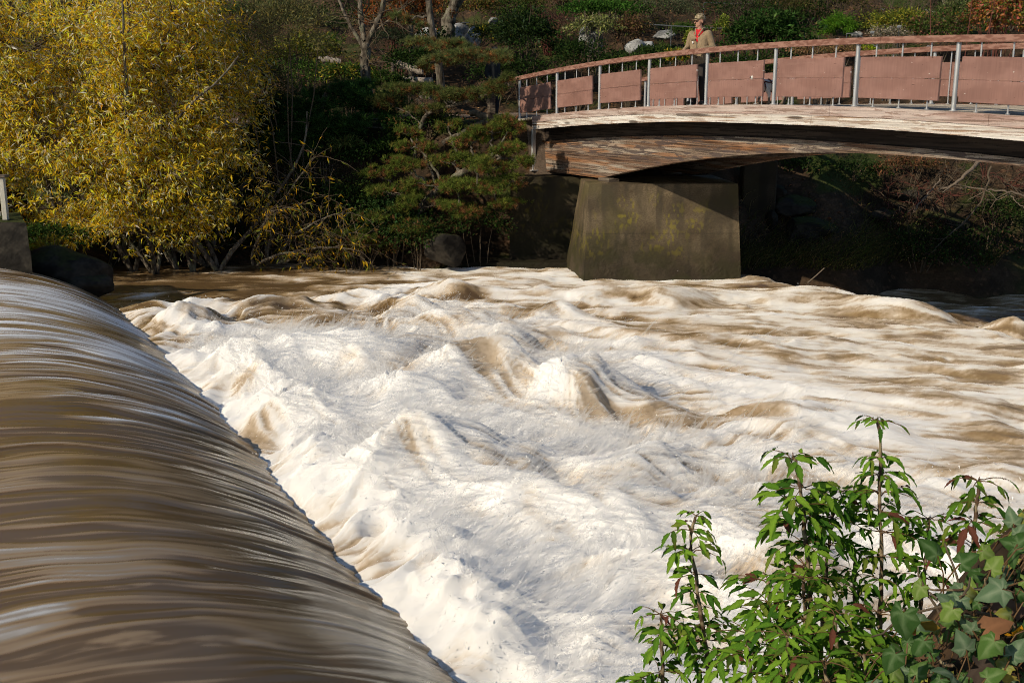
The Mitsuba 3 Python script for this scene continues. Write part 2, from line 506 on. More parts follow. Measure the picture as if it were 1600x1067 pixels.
    # the hump where the stream falls away under the bridge
    edge = (X - 6.1) * 0.894 + (Y - 25.3) * 0.447 + wx * .25
    H += 0.05 * np.exp(-((edge + .5) / .7) ** 2) * sstep(4.5, 6.5, X)
    H -= 0.62 * sstep(-0.2, 1.3, edge)
    # --- streaks
    gy, gx = np.gradient(gaussian_filter(H, 3), ys, xs)
    gl = np.sqrt(gx * gx + gy * gy)
    k = np.minimum(1.0, 1.2 / (gl + 1e-3)) * (0.5 + 1.5 * np.clip(wild, 0, 1))
    curl = (nfbm(X * 1.3, Y * 1.3, 11.0, 3, 31) - 0.5) * (1.0 + 3.2 * np.clip(wild, 0, 1))
    VX = V[..., 0] - gx * k - V[..., 1] * curl
    VY = V[..., 1] - gy * k + V[..., 0] * curl
    L = np.sqrt(VX * VX + VY * VY) + 1e-6
    dy = np.gradient(ys)[:, None]
    vi = (VY / L / dy).astype(np.float32)
    vj = (VX / L / 0.036).astype(np.float32)
    n1 = rng.standard_normal(X.shape).astype(np.float32)
    n2 = gaussian_filter(rng.standard_normal(X.shape), (2.2, 2.6)).astype(np.float32)
    n3 = gaussian_filter(rng.standard_normal(X.shape), (6, 7)).astype(np.float32)
    f1 = normalise(lic(n1, vi, vj, 16, 0.032))
    f2 = normalise(lic(n2, vi, vj, 15, 0.045))
    f3 = normalise(lic(n3, vi, vj, 14, 0.07))
    H2 = H + (f1 * 0.008 + f2 * 0.018) * (0.30 + 0.9 * np.clip(wild, 0, 1.2)) + f3 * (0.012 + 0.018 * np.clip(wild, 0, 1))
    # --- how much air is in the water, with some shade painted in
    calm = sstep(17.0, 20.5, Y) * sstep(-2.0, -4.5, X)
    face = np.clip(gaussian_filter(gy, 4), 0, .9)            # the sides that lean towards the near bank show the brown water
    al, ac = X * .93 - Y * .25, X * .25 + Y * .93
    streak = nfbm(al * .75 + wx * .6, ac * 3.0 + wy * 1.3, 27.0, 4, 43) - .5
    cover = 0.60 + 0.14 * foot + 0.13 * np.clip(wild, 0, 1) - 0.20 * face * sstep(.35, .6, nfbm(X * 1.1, Y * 1.1, 33.0, 3, 47)) + 0.26 * np.exp(-((s - 0.6) / 1.5) ** 2) * near - 0.26 * calm - 0.20 * sstep(8.0, 12.5, t) * sstep(5.0, 2.5, s) - 0.05 * sstep(4, 12, X) - 0.10 * sstep(20, 24, Y) - 0.25 * sstep(.3, 1.5, (X - 6.1) * 0.894 + (Y - 25.3) * 0.447)  # far end by the weir: less foam, and the crest's shadow painted in
    patch = nfbm(X * 0.8 + wx, Y * 1.2 + wy, 17.0, 4, 41) - 0.5
    fine = nfbm(X * 2.4 + wx * 2, Y * 3.2 + wy * 2, 37.0, 4, 49) - .5
    wc = np.clip(wild, 0, 1)
    vary = 1.0 * f2 + 0.6 * f3 + 0.9 * f1 + 5.0 * fine + patch * (2.5 + 3.5 * wc) + streak * 5.0 * (1 - .75 * wc) + (lum - .72) * 2.0
    vary = normalise(vary)
    foam = cover + (.185 + .05 * wc) * vary
    lo = (.20 + .16 * wc) * sstep(22.5, 17.0, Y - .25 * X + 1.5)   # aerated water never clears to brown near the fall
    foam = np.where(foam < lo + .15, lo + .15 * np.exp(np.clip((foam - lo - .15) / .15, -8, 0)), foam)
    foam = np.clip(foam, 0, 1.1)
    gy, gx = np.gradient(gaussian_filter(H2, 2.5), ys, xs)    # crests lean together and sharpen
    ch = .045 * (.3 + .7 * np.clip(wild, 0, 1))
    return X + np.clip(gx, -1.2, 1.2) * ch, Y + np.clip(gy, -1.2, 1.2) * ch, H2, foam, wild, s, t, (VX / L, VY / L)


RX, RY, RH, RFOAM, RWILD, RS, RT, RV = river_grid()


def foam_ramp(f):
    col = mix((0.12, 0.075, 0.035), (0.30, 0.21, 0.115), smoothstep(0.04, 0.30, f))
    col = mix(col, (0.52, 0.42, 0.31), smoothstep(0.25, 0.48, f))
    col = mix(col, (0.755, 0.715, 0.665), smoothstep(0.42, 0.66, f))
    return mix(col, (0.87, 0.87, 0.87), smoothstep(0.58, 0.95, f))


def river_col(p, n, uv):
    f = uv.x + (noise(p.x * 26, p.y * 26, p.z * 26) - 0.5) * 0.10
    return foam_ramp(f)


def river_rough(p, n, uv):
    return 0.22 + 0.6 * smoothstep(0.2, 0.6, uv.x)


scene['river_water'] = {'type': 'twosided', 'bsdf': {'type': 'principled', 'base_color': proc(river_col), 'roughness': proc(river_rough), 'specular': 0.45}}
_v = np.stack([RX, RY, RH], -1).reshape(-1, 3)
_f = grid_faces(*RX.shape)
_keep = (RS.ravel() > -1.6)[_f].all(1)
_f = _f[_keep]
_uv = np.stack([RFOAM.ravel(), RWILD.ravel()], -1)
scene['river'] = ply((_v, _f), 'river_water', smooth=True, uv=_uv)
labels['river'] = {'label': 'brown flood river churned into white foam below the weir', 'kind': 'structure', 'category': 'river'}


# the sheet that pours over the weir, with the pool above it
def weir_sheet():
    rng = np.random.default_rng(5)
    ss = np.concatenate([-np.geomspace(34, 5.0, 40)[:-1], np.arange(-5.0, 0.6, 0.04)])
    tt = np.arange(-6.0, 15.6, 0.019)
    S, Tt = np.meshgrid(ss, tt)
    warp = (nfbm(S * 0.35, Tt * 0.5, 1.0, 3, 51) - 0.5)
    crest = -3.2
    d = np.maximum(S - crest, 0)
    Z = POOL - 0.140 * d ** 2 - 0.010 * (S - crest).clip(-4, 0) * 0
    Z += 0.05 * np.exp(-((S - crest + 0.8) / 1.1) ** 2)
    # streaks: stretched along the fall
    nz = rng.standard_normal(S.shape).astype(np.float32)
    k = np.exp(-np.linspace(-2.2, 2.2, 45) ** 2)
    g1 = normalise(gaussian_filter(nz, (0.8, 8)))
    g2 = normalise(gaussian_filter(rng.standard_normal(S.shape), (2.2, 14)))
    g3 = normalise(gaussian_filter(rng.standard_normal(S.shape), (6.5, 22)))
    ii, jj = np.meshgrid(np.arange(S.shape[0], dtype=float), np.arange(S.shape[1], dtype=float), indexing='ij')
    bend = ((nfbm(S * 0.55, Tt * 0.8, 31.0, 3, 65) - .5) * .55 + (nfbm(S * 1.6, Tt * 2.2, 33.0, 2, 66) - .5) * .14) / .019
    g1, g2, g3 = (map_coordinates(g, [ii + bend, jj], order=1, mode='mirror') for g in (g1, g2, g3))
    tv = sstep(-4, 0.0, S) * sstep(.6, -.3, S)
    wave = nfbm(S * 0.55, Tt * 0.9 + S * 0.12, 4.0, 3, 55) - 0.5
    rough = 0.25 + 1.5 * sstep(0.35, 0.7, nfbm(S * 0.5, Tt * 0.8, 14.0, 3, 58))
    Z += (g1 * (0.0011 + 0.0040 * tv) + g2 * (0.0020 + 0.009 * tv) + g3 * (0.004 + 0.010 * tv)) * rough + wave * 0.05 * (1 - 0.3 * tv)
    far = sstep(3.0, 12.0, Tt)
    patch = nfbm(S * 0.7, Tt * 1.3 + warp, 9.0, 4, 57) - 0.5
    foam = 0.08 + 0.34 * far + (0.09 * g2 + 0.15 * g1 + 0.05 * g3) * (0.35 + 0.65 * rough) * (1 + 0.7 * far) + patch * (0.65 + 0.5 * far) + 0.10 * sstep(-0.7, 0.3, S)  # foam plus painted sky sheen, stronger towards the far end
    fleck = sstep(0.60, 0.78, nfbm(S * 2.2, Tt * 5.5, 21.0, 4, 59)) * sstep(0.48, 0.62, nfbm(S * 0.7, Tt * 0.9, 25.0, 2, 60))
    foam += 0.22 * fleck * sstep(-1.0, -2.6, S)
    foam = np.clip(foam, 0, 1)
    b = foot_bend(Tt)
    X = WB[0] + (S + b) * WN[0] + Tt * WC[0]
    Y = WB[1] + (S + b) * WN[1] + Tt * WC[1]
    return np.stack([X, Y, Z], -1).reshape(-1, 3), grid_faces(*S.shape), np.stack([foam.ravel(), S.ravel()], -1)


def sheet_col(p, n, uv):
    f = uv.x
    col = mix((0.15, 0.095, 0.047), (0.35, 0.245, 0.145), smoothstep(0.0, 0.26, f))
    col = mix(col, (0.36, 0.32, 0.28), smoothstep(0.2, 0.48, f))
    return mix(col, (0.72, 0.75, 0.80), smoothstep(0.40, 0.75, f))  # bluish white streaks: sky reflection painted in along with the foam


def sheet_rough(p, n, uv):
    return 0.18 + 0.5 * smoothstep(0.2, 0.6, uv.x)


scene['sheet_water'] = {'type': 'twosided', 'bsdf': {'type': 'principled', 'base_color': proc(sheet_col), 'roughness': proc(sheet_rough), 'specular': 0.24}}
_v, _f, _uv = weir_sheet()
scene['weir_water'] = ply((_v, _f), 'sheet_water', smooth=True, uv=_uv)
labels['weir_water'] = {'label': 'smooth brown sheet of water sliding over the weir', 'kind': 'structure', 'category': 'water'}


# spray: threads and drops of white water thrown up over the boils and along the foot of the weir
def spindles(P, D, L, W):
    n = len(P)
    ref = np.where(np.abs(D[:, 2:]) < 0.9, [[0, 0, 1.0]], [[1.0, 0, 0]])
    a = unit(np.cross(D, ref))
    b = np.cross(D, a)
    tip = P + D * L[:, None]
    ring = [P + (a * math.cos(q) + b * math.sin(q)) * W[:, None] for q in (0, 2.094, 4.189)]
    v = np.stack([*ring, tip], 1).reshape(-1, 3)
    f = np.array([[3, 0, 1], [3, 1, 2], [3, 2, 0]])
    return v, (f[None] + (np.arange(n) * 4)[:, None, None]).reshape(-1, 3)


def spray():
    rng = np.random.default_rng(77)
    near = (RT < 15).astype(float)
    p = ((.12 + np.clip(RWILD, 0, 1.2)) * sstep(0.40, 0.8, RFOAM) + 1.2 * np.exp(-((RS - 0.2) / 0.5) ** 2) * near) * (RS > -0.5) * sstep(13.2, 11.5, RT) * sstep(7, 4.5, RX) * sstep(24, 22, RY)
    p = p * np.clip(RY, 6, 30)
    p = (p / p.sum()).ravel()
    n = 15000
    idx = rng.choice(p.size, n, p=p)
    P = np.stack([RX.ravel()[idx], RY.ravel()[idx], RH.ravel()[idx]], 1) + rng.normal(0, 0.02, (n, 3))
    gy, gx = np.gradient(gaussian_filter(RH, 2), np.linspace(RY.min(), RY.max(), len(RY)), np.linspace(RX.min(), RX.max(), RX.shape[1]))
    N = unit(np.stack([-gx.ravel()[idx], -gy.ravel()[idx], np.ones(n)], 1))
    V = np.stack([RV[0].ravel()[idx], RV[1].ravel()[idx], np.zeros(n)], 1)
    D = unit(0.55 * N + 0.9 * V + rng.normal(0, 0.30, (n, 3)) + [0, 0, .15])
    lift = np.abs(rng.normal(0, 0.035, n)) * (rng.random(n) < 0.5)
    P = P + N * lift[:, None]
    L = rng.gamma(2.0, 0.045, n) * (0.6 + 0.7 * np.clip(RWILD.ravel()[idx], 0, 1))
    W = rng.uniform(0.0004, 0.0014, n)
    a = spindles(P, D, L, W)
    # loose drops in the air
    m = 5200
    idx = rng.choice(p.size, m, p=p)
    P = np.stack([RX.ravel()[idx], RY.ravel()[idx], RH.ravel()[idx] + np.abs(rng.normal(0, 0.22, m)) + 0.03], 1)
    D = unit(rng.normal(0, 1, (m, 3)) + [0, 0, 0.7])
    b = spindles(P - D * 0.01, D, rng.uniform(0.012, 0.04, m), rng.uniform(0.004, 0.008, m))
    # a haze of fine drops where the fall strikes the pool
    m = 9000
    tq = rng.uniform(-3.0, 14.6, m)
    sq = rng.normal(.12, .30, m)
    bq = foot_bend(tq)
    Q = np.stack([WB[0] + (sq + bq) * WN[0] + tq * WC[0], WB[1] + (sq + bq) * WN[1] + tq * WC[1], POOL - 0.140 * np.maximum(sq + 3.2, 0) ** 2], 1)
    Q[:, 2] = np.maximum(Q[:, 2], .12) + np.abs(rng.normal(0, .13, m))
    c = spindles(Q, unit(rng.normal(0, 1, (m, 3)) + [0, 0, .7]), rng.uniform(.008, .028, m), rng.uniform(.0025, .006, m))
    return join([a, b, c])


def mist():
    """Soft half transparent wisps of spray, drawn out along the bursts and over the foot of the weir."""
    rng = np.random.default_rng(78)
    foot = np.exp(-((RS + .05) / .38) ** 2) * (RT < 14.6)
    p = (np.clip(RWILD, 0, 1.2) ** 1.5 * sstep(.4, .8, RFOAM) * (RS > -.1) * (RT < 11.5) * sstep(5.5, 3.5, RX) * sstep(22.5, 20, RY)) * np.clip(RY, 6, 30)
    p = (p / p.sum()).ravel()
    n = 7000
    idx = rng.choice(p.size, n, p=p)
    P = np.stack([RX.ravel()[idx], RY.ravel()[idx], RH.ravel()[idx]], 1)
    gy, gx = np.gradient(gaussian_filter(RH, 4), np.linspace(RY.min(), RY.max(), len(RY)), np.linspace(RX.min(), RX.max(), RX.shape[1]))
    N = unit(np.stack([-gx.ravel()[idx], -gy.ravel()[idx], np.ones(n)], 1))
    V = np.stack([RV[0].ravel()[idx], RV[1].ravel()[idx], np.zeros(n)], 1)
    D = unit(0.50 * N + 0.9 * V + rng.normal(0, 0.28, (n, 3)) + [0, 0, .12])
    ft = foot.ravel()[idx]
    P[:, 2] = np.maximum(P[:, 2], (POOL - 0.140 * np.maximum(RS.ravel()[idx] + 3.2, 0) ** 2) * (ft > .2) - 9 * (ft <= .2))
    P = P - D * .04 + N * np.abs(rng.normal(0, .03, n))[:, None]
    a = spindles(P, D, rng.uniform(.18, .55, n), rng.uniform(.014, .045, n))
    return a


scene['mist'] = {'type': 'mask', 'opacity': 0.12, 'bsdf': {'type': 'principledthin', 'base_color': rgb(.88, .88, .88), 'roughness': 0.9, 'diff_trans': 0.9, 'spec_trans': 0.0}}
scene['spray_mist'] = ply(mist(), 'mist')
labels['spray_mist'] = {'label': 'soft wisps of mist and spray blowing off the boils and the foot of the weir', 'kind': 'stuff', 'category': 'spray'}


scene['white_water'] = diff(rgb(0.86, 0.86, 0.86), 0.4, 0.5)
scene['spray'] = ply(spray(), 'white_water')
labels['spray'] = {'label': 'white threads and drops of spray thrown up over the boiling water', 'kind': 'stuff', 'category': 'spray'}
# ================================================================ ground
def water_edge(x):
    """Forward distance of the far waterline."""
    return 27.6 + 0.5 * np.sin(x * 0.7) + 0.35 * np.sin(x * 1.9 + 1) + 0.9 * sstep(-9, -12, x)


def ground_z(x, y):
    x, y = np.asarray(x, float), np.asarray(y, float)
    d = y - water_edge(x)
    lump = nfbm(x * 0.55, y * 0.55, 1.0, 4, 61) - 0.5
    z = -1.6 + 1.9 * sstep(-1.3, 0.4, d)
    steep = 1 - 0.35 * sstep(4, 8, x)
    z = z + 3.3 * sstep(0.0, 3.2 / steep, d) + lump * 0.7 * sstep(-0.3, 1, d)
    z = np.where(d > 3.0, z + 0.0, z)
    top = 3.72 + 0.05 * (y - 30)
    z = np.minimum(z, top)
    hill = np.maximum(y - 34.8, 0)
    z = z + 0.40 * hill * (1 - np.exp(-hill / 1.5)) + lump * 1.1 * sstep(35, 38, y)
    # the path and the end of the bridge are level
    lev = np.exp(-((x - 0.5) / 2.6) ** 4) * sstep(28.6, 29.6, y) * (1 - sstep(34, 36, y))
    z = z * (1 - lev) + (3.72 + 0.03 * (y - 29.5)) * lev
    cut = (np.abs(x - 0.2) < 1.75) * (1 - sstep(28.5, 29.3, y))
    z = z * (1 - cut) + np.minimum(z, -0.6) * cut
    # left: the bank that the weir abuts
    left = sstep(-10.2, -12.5, x) * sstep(20.5, 22.5, y) * (1 - sstep(27, 29, y))
    z = np.maximum(z, -1.6 + 4.0 * left)
    # near bank, under the camera
    yn = 1.9 + 0.2 * np.sin(x * 2) - 1.6 * sstep(0.4, -3, x)
    nb = 1 - sstep(0, 2.4, y - yn)
    zn = 2.45 + 0.25 * sstep(0, 1, 1.5 - y)
    return np.maximum(z, -1.6 + (zn + 1.6) * nb)


def ground_mesh():
    xs = np.unique(np.concatenate([np.linspace(-160, -22, 40), np.arange(-22, 26, 0.22), np.linspace(26, 160, 40)]))
    ys = np.unique(np.concatenate([np.linspace(-80, 0, 24), np.arange(0, 26, 0.4), np.arange(26, 48, 0.2), np.geomspace(48, 240, 50)]))
    X, Y = np.meshgrid(xs, ys)
    Z = ground_z(X, Y)
    far = np.maximum(np.maximum(np.abs(X) - 26, 0) / 100, np.maximum(Y - 60, 0) / 160)
    Z = Z + 3 * far * nfbm(X * 0.05, Y * 0.05, 0, 3, 5)
    Z = np.where(Y > 60, np.minimum(Z, 14 + (Y - 60) * 0.12), Z)
    return np.stack([X, Y, Z], -1).reshape(-1, 3), grid_faces(*X.shape)


scene['ground'] = ply(ground_mesh(), 'soil', smooth=True)
labels['ground'] = {'label': 'dark leaf strewn earth of the banks and the garden slope', 'kind': 'structure', 'category': 'ground'}


def gz(x, y):
    return float(ground_z(np.array([x]), np.array([y]))[0])


def on_ground(px, py, y0=27.0, y1=75.0):
    """The first ground point under photo pixel (px, py)."""
    ys = np.arange(y0, y1, 0.1)
    d = ray(px, py)
    P = CAM + d[None] * (ys / d[1])[:, None]
    below = P[:, 2] <= ground_z(P[:, 0], P[:, 1])
    i = int(np.argmax(below)) if below.any() else len(ys) - 1
    return P[i]


def path_mesh():
    """The gravel path that comes off the bridge and runs along the foot of the garden."""
    c = np.array([[1.9, 28.9], [1.4, 30.6], [0.2, 32.0], [-2.2, 32.9], [-6, 33.2], [-12, 33.4]])
    tt = np.linspace(0, 5, 90)
    cx, cy = np.interp(tt, range(6), c[:, 0]), np.interp(tt, range(6), c[:, 1])
    cx, cy = gaussian_filter(cx, 5, mode='nearest'), gaussian_filter(cy, 5, mode='nearest')
    d = unit(np.stack([np.gradient(cx), np.gradient(cy)], 1))
    nrm = np.stack([-d[:, 1], d[:, 0]], 1)
    w = np.linspace(-1.3, 1.3, 14)
    X = cx[:, None] + nrm[:, :1] * w
    Y = cy[:, None] + nrm[:, 1:] * w
    Z = ground_z(X, Y) + 0.03
    return np.stack([X, Y, Z], -1).reshape(-1, 3), grid_faces(*X.shape)


scene['path'] = ply(path_mesh(), 'path_gravel', smooth=True)
labels['path'] = {'label': 'dark gravel path coming off the end of the footbridge', 'kind': 'structure', 'category': 'path'}

# ================================================================ the footbridge
P1 = np.array([1.084, 27.5, 0.0])
STEP = np.array([0.913, -1.85, 0.0])
SPACE = float(np.linalg.norm(STEP))
WIDTH = 4.2


def deck_z(i):
    return EYE - 0.178 - 0.0175 * (np.asarray(i, float) - 5) ** 2


def bp(i, q=0.0, z=0.0):
    """Bridge point: i posts along, q metres across from the near edge, z above the deck."""
    i = np.asarray(i, float)
    p = P1 + (i - 1)[..., None] * STEP + BQ * q if i.ndim else P1 + (i - 1) * STEP + BQ * q
    p = np.array(p)
    p[..., 2] = deck_z(i) + z
    return p


def arch_z(i):
    return np.maximum(2.42, 3.43 - 0.046 * (np.asarray(i, float) - 6.3) ** 2)


def strip(i0, i1, q0, q1, z0, z1, n=8, absolute=False):
    """A bar of rectangular section that follows the arch of the bridge from i0 to i1; z0, z1 above the deck, numbers or functions of i."""
    ii = np.linspace(i0, i1, n)
    ring = []
    for q, z in ((q0, z0), (q1, z0), (q1, z1), (q0, z1)):
        p = P1 + (ii - 1)[:, None] * STEP + BQ * q
        zz = z(ii) if callable(z) else deck_z(ii) + z
        p[:, 2] = zz
        ring.append(p)
    v = np.stack(ring, 1).reshape(-1, 3)
    f = []
    for k in range(n - 1):
        for a in range(4):
            b = (a + 1) % 4
            f += [[k * 4 + a, (k + 1) * 4 + a, (k + 1) * 4 + b], [k * 4 + a, (k + 1) * 4 + b, k * 4 + b]]
    e = (n - 1) * 4
    f += [[0, 1, 2], [0, 2, 3], [e, e + 2, e + 1], [e, e + 3, e + 2]]
    return v, np.array(f)


BAX = np.stack([-BU, BQ, [0, 0, 1.0]])
bridge = thing('footbridge', 'arched timber footbridge with reddish brown railing panels and pale weathered side boards', 'footbridge')


def railing(q, side):
    """side -1: the near railing (panels face -q), +1: the far one."""
    out = q + side * 0.045
    for k in range(0, 10):
        i = k - 0.09
        base, top = bp(i, q), bp(i, q, 1.0)
        post = [tube([base - [0, 0, 0.02], top], 0.035, 14)]
        post.append(tube([base, base + [0, 0, 0.014]], 0.062, 14))
        add(bridge + '__railing_post', ply(join(post), 'galvanised', smooth=40))
    for k in range(0, 10):
        if k == 9 and side < 0:
            pass
        i0, i1 = (k - 0.025, k + 0.785)
        # a panel of two boards, on three balusters
        pan = key_free(bridge + '__railing_panel')
        tilt = 0.0
        for zb, za in ((0.135, 0.452), (0.458, 0.785)):
            a, b = bp(i0, out), bp(i1, out)
            d = b - a
            ln = np.linalg.norm(d[:2])
            ax = np.stack([unit([d[0], d[1], d[2]]), BQ, unit(np.cross([d[0], d[1], d[2]], BQ))])
            if ax[2, 2] < 0:
                ax[2] = -ax[2]
            c = (a + b) / 2 + [0, 0, (zb + za) / 2 + 0.006]
            add(pan + '__plank', ply(box((np.linalg.norm(d), 0.042, za - zb), c, ax, 0.004), 'panel_paint'))
        for fr in (0.11, 0.38, 0.66):
            i = k + fr
            bb = join([tube([bp(i, q) - [0, 0, 0.01], bp(i, q, 1.0)], 0.013, 8), tube([bp(i, q), bp(i, q, 0.012)], 0.035, 8)])
            add(bridge + '__baluster', ply(bb, 'galvanised', smooth=40))
    for k, (a, b) in enumerate(((-0.22, 3.6), (3.603, 5.35), (5.353, 6.18), (6.183, 9.2))):
        v, f = strip(a, b, q - 0.075, q + 0.075, 0.995, 1.095, 14)
        add(bridge + '__handrail', ply((v, f), 'rail_timber'))


railing(0.13, -1)
railing(WIDTH - 0.13, 1)
# the side boards: a reddish one above a pale one, in lengths
rngb = np.random.default_rng(3)
for q0, q1, sgn in ((-0.035, 0.05, -1), (WIDTH - 0.05, WIDTH + 0.035, 1)):
    cuts = [0.42, 2.95, 5.72, 7.3, 9.4]
    for a, b in zip(cuts[:-1], cuts[1:]):
        add(bridge + '__side_board', ply(strip(a + 0.002, b - 0.002, q0 - 0.012 * (sgn < 0), q1 + 0.012 * (sgn > 0), -0.165 + rngb.normal(0, .002), -0.004, 12), 'fascia_red'), label='weathered reddish upper board')
    cuts = [0.42, 2.95, 4.35, 5.5, 7.6, 9.4]
    for a, b in zip(cuts[:-1], cuts[1:]):
        add(bridge + '__side_board', ply(strip(a + 0.002, b - 0.002, q0, q1, -0.335 + rngb.normal(0, .003), -0.171, 12), 'fascia_white'), label='pale peeling lower board')
# deck planks
for j in range(128):
    i = -0.25 + j * 0.0745
    a = bp(i + 0.035, WIDTH / 2, -0.035)
    d = bp(i + 0.06, 0) - bp(i, 0)
    ax = np.stack([unit(d), BQ, unit(np.cross(unit(d), BQ))])
    add(bridge + '__deck_plank', ply(box((0.146, WIDTH - 0.12, 0.05), a, ax, 0.004), 'deck_timber'))
for q in (0.58, WIDTH - 0.78):
    mid = lambda ii: np.maximum(deck_z(ii) - 0.63, arch_z(ii) + 0.10)
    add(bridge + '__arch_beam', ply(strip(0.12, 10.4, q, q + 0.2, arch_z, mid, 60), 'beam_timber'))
    add(bridge + '__shade_strip', ply(strip(0.16, 10.3, q + 0.03, q + 0.18, lambda ii: mid(ii) + .003, lambda ii: np.maximum(deck_z(ii) - 0.09, mid(ii) + .05), 60), 'shadow_timber'))  # added dark strip that paints the overhang shadow along the top of the beam
for k in range(11):
    i = 0.6 + k * 0.9
    c = bp(i, WIDTH / 2, -0.14)
    add(bridge + '__cross_beam', ply(box((0.14, WIDTH - 0.3, 0.15), c, BAX, 0.006), 'old_timber'))
    if 2 < k:
        add(bridge + '__cross_beam', ply(box((0.12, WIDTH - 1.46, 0.16), [c[0], c[1], float(arch_z(i)) + 0.12], BAX, 0.006), 'old_timber'))
ep = bp(0.14, 0.30)
add(bridge + '__end_post', ply(join([box((0.10, 0.10, ep[2] - 0.3 - 2.42), (ep[0], ep[1], (ep[2] - 0.3 + 2.42) / 2), BAX, 0.01),
                                     box((0.22, 0.22, 0.03), (ep[0], ep[1], 2.435), BAX, 0.004)]), 'galvanised'))

# ================================================================ pier and walls
top = 2.36
pier = hull([(1.80, 25.6, top), (5.30, 25.7, top), (5.50, 25.25, -1.5), (1.60, 25.15, -1.5), (1.72, 27.4, top), (5.2, 28.6, top), (1.12, 27.6, -1.5), (5.4, 29.0, -1.5)])
pm = trimesh.Trimesh(*pier, process=True).subdivide_to_size(0.14)
_n = meshkit.fbm(np.array(pm.vertices) * 2.0, 3, 5)
pv = np.array(pm.vertices) + pm.vertex_normals * ((_n - 0.5) * 0.03)[:, None]
whole('bridge_pier', ply((pv, pm.faces), 'concrete', smooth=25), 'lichen spotted concrete pier with sloping sides standing in the river under the bridge end', 'pier')
for i in (0.9, 1.35):
    pass
for q in (0.62, WIDTH - 0.62):
    c = bp(1.75 if q < 2 else 0.95, q)
    add(bridge + '__bearing', ply(box((0.5, 0.3, 0.09), (c[0], c[1], 2.375 + 0.025), BAX, 0.01), 'old_timber'))
wall = hull([(-0.03, 28.0, 2.34), (2.2, 28.0, 2.34), (2.2, 28.0, -1), (-0.10, 27.8, -1), (-0.03, 29.4, 2.34), (2.2, 29.4, 2.34), (-0.1, 29.4, -1), (2.2, 29.4, -1)])
wm = trimesh.Trimesh(*wall, process=True).subdivide_to_size(0.2)
ab = thing('abutment_wall', 'concrete abutment wall with shade painted into its colour, left of the bridge pier', 'wall')
add(ab + '__wall_block', ply((wm.vertices, wm.faces), 'shaded_concrete', smooth=25))
add(ab + '__footing', ply(box((3.2, 0.9, 2.2), (0.05, 27.75, -0.85), None, 0.03), 'shaded_concrete'))
add(ab + '__back_wall', ply(box((2.6, 0.25, 1.15), (1.0, 29.9, 2.9), None, 0.03), 'shaded_concrete'))
whole('wing_wall', ply(box((0.9, 0.5, 4.2), (6.55, 29.2, 0.6), None, 0.03), 'shaded_concrete'), 'concrete wing wall with shade painted into its colour, behind the right edge of the pier', 'wall')

# the block at the far end of the weir with a bit of fence on it
blk = hull([(-12.5, 20.6, 2.02), (-9.27, 20.75, 2.02), (-9.17, 20.7, -1), (-12.5, 20.5, -1), (-12.5, 22.6, 2.02), (-10.25, 22.6, 2.02), (-10.15, 22.7, -1), (-12.5, 22.7, -1)])
bm = trimesh.Trimesh(*blk, process=True).subdivide_to_size(0.15)
_n = meshkit.fbm(np.array(bm.vertices) * 2.2, 3, 8)
whole('weir_block', ply((np.array(bm.vertices) + bm.vertex_normals * ((_n - 0.5) * 0.10)[:, None], bm.faces), 'shaded_rock', smooth=40), 'mossy block with shade painted into its colour at the far end of the weir, under the pale railing', 'block')
fe = thing('railing', 'short end of a pale weathered railing on the mossy block', 'railing')
scene['pale_timber'] = diff(rgb(0.50, 0.48, 0.42), 0.7, 0.25)
for x in (-11.9, -10.8, -9.86):
    add(fe + '__baluster', ply(box((0.10, 0.09, 0.82), (x, 21.2, 2.43), None, 0.008), 'pale_timber'))
for x in (-11.5, -11.2, -10.4, -10.1):
    add(fe + '__slat', ply(box((0.05, 0.03, 0.72), (x, 21.2, 2.43), None, 0.005), 'pale_timber'))
add(fe + '__top_rail', ply(box((3.0, 0.20, 0.05), (-11.25, 21.2, 2.866), None, 0.008), 'old_timber'))
add(fe + '__bottom_rail', ply(box((2.7, 0.04, 0.09), (-11.28, 21.165, 2.14), None, 0.006), 'pale_timber'))


# ================================================================ rocks
def rock_mesh(seed, size, flat=1.0, sub=3):
    rng = np.random.default_rng(seed)
    m = trimesh.creation.icosphere(subdivisions=sub)
    v = np.array(m.vertices)
    planes = unit(rng.normal(0, 1, (12, 3)))
    off = rng.uniform(0.55, 0.92, 12)
    for pl, o in zip(planes, off):
        d = v @ pl - o
        v = v - np.maximum(d, 0)[:, None] * pl * 0.92
    v = v * (1 + 0.22 * (meshkit.fbm(v * 2.4 + seed, 4, seed % 50) - 0.5))[:, None]
    return v * np.asarray(size) * [1, 1, flat], np.array(m.faces)


def rock(name, label, px, py, y, size, seed, mat='rock', group=None, lift=0.0, rot=None):
    v, f = rock_mesh(seed, size)
    c = at(px, py, y)
    return whole(name, ply((v + c + [0, 0, lift], f), mat, smooth=35), label, 'rock', group)


rock('boulder', 'big pale faced boulder at the water edge below the low pine', 695, 388, 26.7, (.52, .5, .55), 4, 'shaded_rock')
rock('rock', 'mossy rock slab under the bridge, largest of the rocks beside the wing wall', 1258, 368, 28.7, (.95, .7, .50), 7, 'shaded_rock')
rock('rock', 'grey block of rock resting on the mossy slab under the bridge', 1242, 325, 29.1, (.58, .5, .36), 9, 'shaded_rock')
rock('rock', 'small rounded grey rock high beside the wing wall', 1212, 303, 29.4, (.36, .35, .24), 12, 'shaded_rock')
rock('rock', 'narrow upright rock against the wing wall', 1206, 350, 28.9, (.22, .25, .38), 15, 'shaded_rock')
rock('rock', 'low mossy rock in the middle of the shaded bank under the bridge', 1375, 340, 29.8, (.5, .4, .28), 17, 'shaded_rock')
rock('rock', 'moss covered rock right of the dangling bare twig under the bridge', 1490, 352, 29.4, (.45, .4, .3), 19, 'shaded_rock')
